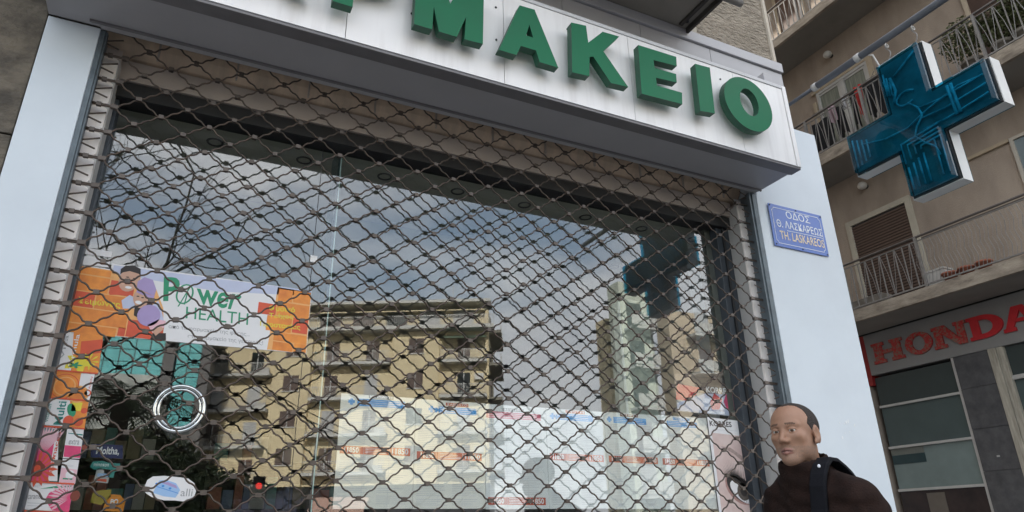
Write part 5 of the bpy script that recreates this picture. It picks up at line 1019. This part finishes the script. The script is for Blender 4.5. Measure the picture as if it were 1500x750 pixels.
for k, (a, b) in enumerate((((-.02, 26, 8.4), (.30, 30, 4.9)), ((-.02, 26, 8.1), (.30, 30, 4.6)))):
    p, q = mir(a[0], a[1])+Vector((0, 0, a[2])), mir(b[0], b[1])+Vector((0, 0, b[2])); o = MB().tube([p.lerp(q, i/10)-Vector((0, 0, .5*math.sin(3.14*i/10))) for i in range(11)], .018, 4).build('overhead_wire', black_m, None); tag(o, ['upper of the two overhead wires crossing the square', 'lower of the two overhead wires crossing the square'][k], 'wire', 'overhead wires')
# ------------------------------------------------------------------ a parked car out of view is left out; the kerb line
# ------------------------------------------------------------------ passer-by
def smin(a, b, k):
    h = np.clip(0.5+0.5*(b-a)/k, 0, 1); return b+(a-b)*h-k*h*(1-h)
def smax(a, b, k): return -smin(-a, -b, k)
def s_ell(X, c, r, rot=None):
    x, y, z = X[0]-c[0], X[1]-c[1], X[2]-c[2]
    if rot:
        ax_, an = rot; cs_, sn = math.cos(R(an)), math.sin(R(an))
        if ax_ == 'y': x, z = x*cs_-z*sn, x*sn+z*cs_
        elif ax_ == 'x': y, z = y*cs_-z*sn, y*sn+z*cs_
        else: x, y = x*cs_+y*sn, -x*sn+y*cs_
    k0 = np.sqrt((x/r[0])**2+(y/r[1])**2+(z/r[2])**2); k1 = np.sqrt((x/r[0]**2)**2+(y/r[1]**2)**2+(z/r[2]**2)**2)
    return k0*(k0-1)/np.maximum(k1, 1e-6)
def s_cap(X, a, b, ra, rb):
    ba = np.array(b, float)-np.array(a, float); px_, py_, pz_ = X[0]-a[0], X[1]-a[1], X[2]-a[2]
    h = np.clip((px_*ba[0]+py_*ba[1]+pz_*ba[2])/np.dot(ba, ba), 0, 1)
    return np.sqrt((px_-ba[0]*h)**2+(py_-ba[1]*h)**2+(pz_-ba[2]*h)**2)-(ra+(rb-ra)*h)
def surface_nets(gx, gy, gz, F):
    s = F < 0; nx, ny, nz_ = F.shape; c = np.zeros((nx-1, ny-1, nz_-1)); P_ = np.zeros((3, nx-1, ny-1, nz_-1)); cnt = np.zeros((nx-1, ny-1, nz_-1))
    G_ = (gx, gy, gz)
    for a in range(3):
        o1, o2 = [b for b in range(3) if b != a]
        sl0 = [slice(None)]*3; sl1 = [slice(None)]*3; sl0[a] = slice(0, -1); sl1[a] = slice(1, None)
        f0, f1 = F[tuple(sl0)], F[tuple(sl1)]; cr_ = (f0 < 0) != (f1 < 0); t = np.where(cr_, f0/np.where(cr_, f0-f1, 1), 0)
        for i in (0, 1):
            for j in (0, 1):
                sl = [slice(None)]*3; sl[o1] = slice(i, F.shape[o1]-1+i); sl[o2] = slice(j, F.shape[o2]-1+j)
                cc_ = cr_[tuple(sl)]; tt = t[tuple(sl)]; cnt += cc_
                sh_ = [1, 1, 1]; sh_[a] = -1; ga = G_[a]; base = ga[:-1].reshape(sh_); dl = (ga[1:]-ga[:-1]).reshape(sh_); P_[a] += np.where(cc_, base+tt*dl, 0)
                for o, q in ((o1, i), (o2, j)):
                    so = [1, 1, 1]; so[o] = -1; g = G_[o]; g = (g[1:] if q else g[:-1]).reshape(so); P_[o] += np.where(cc_, g, 0)
    act = cnt > 0; idx = -np.ones(cnt.shape, int); idx[act] = np.arange(act.sum()); V = (P_[:, act]/cnt[act]).T
    faces = []
    for a in range(3):
        o1, o2 = (a+1) % 3, (a+2) % 3
        sl0 = [slice(None)]*3; sl1 = [slice(None)]*3; sl0[a] = slice(0, -1); sl1[a] = slice(1, None)
        s0, s1 = s[tuple(sl0)], s[tuple(sl1)]; I = np.argwhere(s0 != s1); I = I[(I[:, o1] > 0) & (I[:, o2] > 0) & (I[:, o1] < F.shape[o1]-1) & (I[:, o2] < F.shape[o2]-1)]
        def gi(d1, d2): J = I.copy(); J[:, o1] -= d1; J[:, o2] -= d2; return idx[J[:, 0], J[:, 1], J[:, 2]]
        q = np.stack([gi(1, 1), gi(0, 1), gi(0, 0), gi(1, 0)], 1); fl = s0[I[:, 0], I[:, 1], I[:, 2]]; q[~fl] = q[~fl][:, ::-1]; faces.append(q)
    return V, np.concatenate(faces)
HC = Vector((1.1250*1.86, 1.86, H+0.1700*1.86))        # centre of the head
FW = Vector((-.965, -0.26, 0)).normalized(); LF = Vector((0, 0, 1)).cross(FW)
HS = 0.985
def toW(V, ms=1.0, c=None):
    c = c or HC; return [c+FW*float(v[0]*ms)+LF*float(v[1]*ms)+Vector((0, 0, 1))*float(v[2]*ms) for v in V]
def head_sdf(X):
    d = s_ell(X, (-.018, 0, .030), (.098, .076, .084)); d = smin(d, s_ell(X, (.030, 0, .030), (.060, .064, .070)), .03)
    d = smin(d, s_ell(X, (.032, 0, -.035), (.056, .056, .078)), .03); d = smin(d, s_ell(X, (.058, 0, -.097), (.028, .030, .020)), .030)
    for s in (-1, 1):
        d = smin(d, s_ell(X, (.005, .044*s, -.055), (.048, .018, .036)), .03); d = smin(d, s_ell(X, (.060, .042*s, -.018), (.022, .018, .018)), .022)
        d = smin(d, s_cap(X, (.080, .010*s, .026), (.071, .044*s, .026), .010, .008), .014)
    for s in (-1, 1):
        d = smax(d, -s_ell(X, (.094, .031*s, .006), (.018, .018, .012)), .012); d = smax(d, -s_ell(X, (.090, .053*s, -.060), (.018, .013, .03)), .02)
    nose = s_cap(X, (.080, 0, .016), (.107, 0, -.028), .0075, .0100)
    for s in (-1, 1): nose = smin(nose, s_ell(X, (.096, .0125*s, -.033), (.012, .0085, .0085)), .007)
    d = smin(d, nose, .010)
    for s in (-1, 1): d = smax(d, -s_ell(X, (.104, .006*s, -.0415), (.004, .0035, .003)), .003)
    lips = s_cap(X, (.0912, 0, -.0612), (.078, .0235, -.0655), .0060, .003); lips = smin(lips, s_cap(X, (.0912, 0, -.0612), (.078, -.0235, -.0655), .0060, .003), .004)
    low = smin(s_cap(X, (.0895, 0, -.0742), (.078, .021, -.0700), .0066, .003), s_cap(X, (.0895, 0, -.0742), (.078, -.021, -.0700), .0066, .003), .004)
    d = smin(d, smin(lips, low, .0015), .005)
    for s in (-1, 1):
        ball_ = s_ell(X, (.0745, .031*s, .005), (.0135, .0150, .0125)); lid = np.maximum(s_ell(X, (.0745, .031*s, .005), (.0155, .0170, .0145)), -(X[2]-.0074)); lid2 = np.maximum(s_ell(X, (.0745, .031*s, .005), (.0152, .0165, .0142)), (X[2]-.0006))
        d = smin(d, lid, .003); d = smin(d, lid2, .003)
        e = s_ell(X, (-.012, .079*s, -.008), (.021, .0085, .034), ('y', 12)); e = smax(e, -s_ell(X, (-.004, .089*s, -.004), (.011, .009, .020), ('y', 12)), .006); d = smin(d, e, .006); d = smin(d, s_ell(X, (.000, .078*s, -.034), (.009, .006, .010)), .005)
    return d
def grid(*ranges):
    g = [np.concatenate(r) for r in ranges]; return g, np.meshgrid(*g, indexing='ij')
# whole body as one continuous skin, finer where the face is
fine = np.arange(-.128, .1285, .0027)
gxx = np.concatenate([np.arange(-.42, -.128, .02), fine, np.arange(.14, .40, .02)]); gyy = np.concatenate([np.arange(-.36, -.104, .016), np.arange(-.104, .1045, .0027), np.arange(.115, .37, .016)]); gzz = np.concatenate([np.arange(-1.70, -.20, .022), np.arange(-.19, -.128, .008), np.arange(-.128, .1295, .0027)])
X = [a.astype(np.float32) for a in np.meshgrid(gxx, gyy, gzz, indexing='ij')]
kz = int(np.searchsorted(gzz, -.135)); Fd = np.full(X[0].shape, 1.0, np.float32)
hd = [a[10:-10, 10:-10, kz:] for a in X]; Fd[10:-10, 10:-10, kz:] = head_sdf(hd)
def turn(X, a=21):
    c_, s_ = math.cos(R(a)), math.sin(R(a)); u = X[0]+.045; return [u*c_-X[1]*s_-.045, u*s_+X[1]*c_, X[2]]
def torso_sdf(X, g=0.0):
    X = turn([X[0]+.075*np.clip((-X[2]-.11)/.15, 0, 1), X[1], X[2]])
    d = s_cap(X, (-.045, .0, -.30), (-.035, 0, -.62), .115+g, .115+g); 
    for s in (-1, 1):
        d = smin(d, s_ell(X, (-.040, .085*s, -.34), (.105+g, .125+g, .145+g)), .06); d = smin(d, s_ell(X, (-.030, .06*s, -.62), (.11+g, .12+g, .22+g)), .08)
        d = smin(d, s_cap(X, (-.045, .168*s, -.262), (-.045, .17*s, -.27), .062+g, .062+g), .08); d = smin(d, s_cap(X, (-.04, .05*s, -.185), (-.045, .165*s, -.245), .050+g, .055+g), .05)
        d = smin(d, s_cap(X, (-.045, .195*s, -.28), (-.085, .235*s, -.55), .054+g, .044+g), .03); d = smin(d, s_cap(X, (-.085, .235*s, -.55), (.07, .20*s, -.74), .043+g, .036+g), .03)
    return d
def legs_sdf(X, g=0.0):
    X = [X[0]+.075, X[1], X[2]]
    d = s_ell(X, (-.03, 0, -.80), (.115+g, .165+g, .12+g))
    d = smin(d, s_cap(X, (-.03, .085, -.84), (.12, .085, -1.24), .085+g, .058+g), .05); d = smin(d, s_cap(X, (.12, .085, -1.24), (.05, .085, -1.60), .056+g, .042+g), .03)
    d = smin(d, s_cap(X, (-.03, -.085, -.84), (-.04, -.085, -1.25), .085+g, .058+g), .05); d = smin(d, s_cap(X, (-.04, -.085, -1.25), (-.22, -.085, -1.58), .056+g, .042+g), .03)
    return d
neck = s_cap(X, (-.025, 0, -.070), (-.085, 0, -.215), .056, .062)
Fd = smin(Fd, neck, .022); Fd[:, :, :kz+40] = smin(Fd[:, :, :kz+40], torso_sdf([a[:, :, :kz+40] for a in X]), .04); kl = kz-8; Fd[:, :, :kl] = smin(Fd[:, :, :kl], legs_sdf([a[:, :, :kl] for a in X]), .03)
Fd = np.minimum(Fd, smin(s_cap(X, (-.025, .085, -1.62), (.095, .085, -1.635), .040, .030), s_cap(X, (-.295, -.085, -1.60), (-.195, -.085, -1.64), .040, .030), .001))
V, Q = surface_nets(gxx, gyy, gzz, Fd)
pe = thing('person', 'man with short receding hair in a dark brown high-collared jacket walking past the pale pillar', 'person', Vector((HC.x, HC.y, HC.z-1.665*HS)))
skin = mat('skin', (0.335, 0.188, 0.125), 0.52, var=0.04, scale=30, col2=(0.30, 0.165, 0.11), bump=0.06, bscale=220, detail=8); skin.node_tree.nodes['Principled BSDF'].inputs['Subsurface Weight'].default_value = 0.12; skin.node_tree.nodes['Principled BSDF'].inputs['Subsurface Radius'].default_value = (.012, .005, .003)
lipm = mat('lips', (0.27, 0.125, 0.10), 0.4, var=0.08, scale=40); stub = mat('stubble_skin', (0.300, 0.172, 0.118), 0.6, var=0.10, scale=160, col2=(0.225, 0.145, 0.108), bump=0.1, bscale=300); hairm = mat('short_hair', (0.040, 0.030, 0.026), 0.75, var=0.35, scale=120, bump=0.7, bscale=320); browm = mat('eyebrow', (0.125, 0.072, 0.05), 0.8, var=0.3, scale=150)
cen = V[Q].mean(1); mi = np.zeros(len(Q), int)
x_, y_, z_ = cen.T
lipd = (x_ > .072) & (np.abs(y_) < .0225) & (z_ < -.0575-.12*np.maximum(np.abs(y_)-.006, 0)) & (z_ > -.0805+.22*np.maximum(np.abs(y_)-.006, 0))
mi[lipd] = 1; mi[lipd & (np.abs(z_+.0672+.03*np.abs(y_)) < .0019)] = 4
st_ = (~lipd) & (z_ < -.046) & (z_ > -.135) & (x_ > -.02) & ((z_ < -.052) | (np.abs(y_) < .022)) ; mi[st_] = 2
br = (x_ > .060) & (np.abs(np.abs(y_)-.031) < .0165) & (np.abs(z_-(.0295-.10*np.maximum(np.abs(y_)-.034, 0)*2)) < .0036); mi[br] = 3
m = MB(); W3 = toW(V, HS); m.v = [tuple(v) for v in W3]; m.f = [tuple(int(i) for i in q) for q in Q]; m.m = [int(i) for i in mi]
m.build('body', [skin, lipm, stub, browm, mat('mouth_line', (0.07, 0.025, 0.022), 0.6, var=0.1)], pe, smooth=True)
for s in (-1, 1):
    e = thing if False else None
    c = toW([(.0748, .031*s, .0045)], HS)[0]; m = MB(); m.ball(c, .0131*HS, 18, 12); eb = m.build('eyeball', mat('eye_white', (0.42, 0.38, 0.36), 0.25, var=0.04), pe, smooth=True)
    g = (FW*0.93 - LF*(-0.30)).normalized(); g.z = -.08; g.normalize(); m = MB(); q = c+g*.0078*HS; m.ball(q, .0072*HS, 14, 8); m.build('iris', mat('iris_brown', (0.05, 0.028, 0.016), 0.15, var=0.1), eb, smooth=True)
# close-cropped hair: offset of the same skull, cut by the hairline
gh = [np.arange(-.135, .12, .0034), np.arange(-.10, .1005, .0034), np.arange(-.09, .13, .0034)]; Xh = [a.astype(np.float32) for a in np.meshgrid(*gh, indexing='ij')]
sk = smin(s_ell(Xh, (-.018, 0, .030), (.098, .076, .084)), s_ell(Xh, (.030, 0, .030), (.060, .064, .070)), .03); sk = smin(sk, s_ell(Xh, (.032, 0, -.035), (.056, .056, .078)), .03)
ay = np.abs(Xh[1]); line = Xh[0] + .0022*np.sin(Xh[1]*610+Xh[2]*470)*np.sin(Xh[2]*820) - (.036 + .018*np.clip(1-ay/.035, 0, 1) - .42*np.clip(ay-.03, 0, .03) + .55*np.clip(.055-Xh[2], 0, .035) + .10*np.clip(Xh[2]-.05, 0, .07))
sidecut = -(Xh[2]+.030+.20*(Xh[0]-.0))*1.0; sidecut = np.where(Xh[0] < -.02, -(Xh[2]+.075), -(Xh[2]+.022-.9*(Xh[0]+.02)))
hd_ = np.maximum(np.maximum(sk-.0022, -(sk+.004)), np.maximum(line, sidecut))
Vh, Qh = surface_nets(*gh, hd_); m = MB(); m.v = [tuple(v) for v in toW(Vh, HS)]; m.f = [tuple(int(i) for i in q) for q in Qh]; m.m = [0]*len(Qh); m.build('hair', hairm, pe, smooth=True)
# jacket with stand-up collar
jm = mat('jacket_brown', (0.022, 0.0125, 0.0105), 0.95, spec=0.15, var=0.25, scale=22, bump=0.30, bscale=160, col2=(0.014, 0.0085, 0.0075))
gj = [np.arange(-.32, .20, .0088), np.arange(-.33, .331, .0088), np.concatenate([np.arange(-.90, -.40, .016), np.arange(-.40, -.05, .0062)])]; Xj = [a.astype(np.float32) for a in np.meshgrid(*gj, indexing='ij')]
wr = .0035*np.sin(Xj[2]*95+Xj[1]*32+3*np.sin(Xj[0]*24))+.0025*np.sin(Xj[1]*62-Xj[0]*45+Xj[2]*22)
dj = torso_sdf(Xj, .020)+wr*.7; dj = np.maximum(dj, -(Xj[2]+.86))
co = s_cap(Xj, (-.014, 0, -.08), (-.090, 0, -.24), .087, .106)+wr*.7; tilt = Xj[2]+.088+.30*(Xj[0]+.02)+.10*Xj[1]*0; co = smax(co, tilt, .006); dj = smin(dj, co, .030)
inn = s_cap(Xj, (-.010, 0, -.04), (-.070, 0, -.18), .079, .068); dj = smax(dj, -inn, .004)
dj = smax(dj, -(np.maximum(np.abs(Xj[1]+.012)-.0022, np.abs(Xj[0]-.12)-.10)+0*Xj[2]), .004) if False else dj
Vj, Qj = surface_nets(*gj, dj); m = MB(); m.v = [tuple(v) for v in toW(Vj, HS)]; m.f = [tuple(int(i) for i in q) for q in Qj]; m.m = [0]*len(Qj); m.build('jacket', jm, pe, smooth=True)
m = MB(); zp_ = [(.055+.010*max(0, (i-3))*1.0 if i > 3 else .060+.003*i, .008, -.118-.030*i) for i in range(8)]
# trousers and shoes
gt = [np.arange(-.44, .22, .014), np.arange(-.24, .241, .014), np.arange(-1.64, -.74, .014)]; Xt = [a.astype(np.float32) for a in np.meshgrid(*gt, indexing='ij')]; dt = legs_sdf(Xt, .012)
dt = np.maximum(dt, Xt[2]+.76); Vt, Qt = surface_nets(*gt, dt); m = MB(); m.v = [tuple(v) for v in toW(Vt, HS)]; m.f = [tuple(int(i) for i in q) for q in Qt]; m.m = [0]*len(Qt); m.build('trousers', mat('denim_dark', (0.03, 0.04, 0.06), 0.9, var=0.2, scale=10), pe, smooth=True)
for (cx, cy) in ((.04, .085), (-.24, -.085)): m = MB(); m.ball(toW([(cx, cy, -1.635)], HS)[0], .06, 14, 8, sc=(2.1, .85, .8)); m.build('shoe', black_m, pe, smooth=True)
# backpack with its shoulder straps
bp_ = thing('backpack', 'black backpack slung over one shoulder of the walking man on a wide strap', 'backpack', toW([(-.25, 0, -.75)], HS)[0]); nyl = mat('nylon_black', (0.006, 0.0065, 0.010), 0.8, spec=0.2, var=0.3, scale=30, bump=0.15, bscale=200)
gb = [np.arange(-.56, -.08, .012), np.arange(-.30, .34, .012), np.arange(-.76, -.16, .012)]; Xb = [a.astype(np.float32) for a in np.meshgrid(*gb, indexing='ij')]; Xb = turn([Xb[0]+.075, Xb[1], Xb[2]]); Xb[0] = Xb[0]-.075; dbk = smin(s_ell(Xb, (-.310, 0, -.52), (.10, .165, .20)), s_ell(Xb, (-.290, 0, -.36), (.075, .15, .15)), .06); Vb, Qb = surface_nets(*gb, dbk); m = MB(); m.v = [tuple(v) for v in toW(Vb, HS)]; m.f = [tuple(int(i) for i in q) for q in Qb]; m.m = [0]*len(Qb); m.build('pack', nyl, bp_, smooth=True)
def jsd(p):
    Xp = [np.array([c_], np.float32) for c_ in p]; a_ = torso_sdf(Xp, .022); b_ = s_cap(Xp, (-.014, 0, -.08), (-.090, 0, -.24), .087, .106); b_ = smax(b_, Xp[2]+.088+.30*(Xp[0]+.02), .006); return float(smin(a_, b_, .030)[0])
def on_surf(x, y, z0=-.06, off=.007):
    z = z0
    while jsd((x, y, z)) > off and z > -.9: z -= .002
    return (x, y, z)
def on_front(y, z, off=.007):
    x = .25
    while jsd((x, y, z)) > off and x > -.1: x -= .002
    return (x, y, z)
def on_back(y, z, off=.004):
    x = -.38
    while jsd((x, y, z)) > off and x < .1: x += .002
    return (x, y, z)
for s in (1,):
    path = []
    for q in range(30):
        th = R(188-206*q/29); yy = (.112-.075*max(0, (q-15)/14))*s; cx_, cz_ = -.125, -.33-.06*max(0, (q-20)/9); r_ = .36
        while r_ > .03 and jsd((cx_+r_*math.cos(th), yy, cz_+r_*math.sin(th))) > .007: r_ -= .0015
        path.append((cx_+r_*math.cos(th), yy, cz_+r_*math.sin(th)))
    P_ = [Vector(p) for p in path]; wv = .030; vs = []; 
    for i, p in enumerate(P_):
        tg_ = (P_[min(i+1, len(P_)-1)]-P_[max(i-1, 0)]).normalized(); sd_ = Vector((0, 1, 0)); nn = sd_.cross(tg_).normalized(); nn = nn if nn.z > 0 or nn.x > .3 else -nn
        n_ = tg_.cross(sd_).normalized(); 
        n_ = n_ if n_.dot(p-Vector((-.125, p.y, -.34))) > 0 else -n_
        for (a, b) in ((-1, 0), (-1, .010), (-.8, .0145), (.8, .0145), (1, .010), (1, 0)): vs.append(p+sd_*wv*a+n_*b)
    fs = [(i*6+k, i*6+(k+1) % 6, (i+1)*6+(k+1) % 6, (i+1)*6+k) for i in range(len(P_)-1) for k in range(6)]
    m = MB(); m.v = [tuple(v) for v in toW(vs, HS)]; m.f = fs; m.m = [0]*len(fs); stp = m.build('shoulder_strap', nyl, bp_, smooth=False)
    if s == 1:
        q = P_[-11]; m = MB(); c = toW([q+Vector((.016, 0, .002))], HS)[0]; m.ball(c, .0065, 10, 6, sc=(.6, 1, 1)); m.build('pale_tag', mat('tag_white', (0.75, 0.78, 0.85), 0.4), stp, smooth=True)
        q = P_[-3]; m = MB(); cc4 = toW([q+Vector((.018, 0, .0))], HS)[0]; m.box(cc4.x-.006, cc4.x+.006, cc4.y-.026, cc4.y+.026, cc4.z-.014, cc4.z+.014); m.build('buckle', black_m, stp)
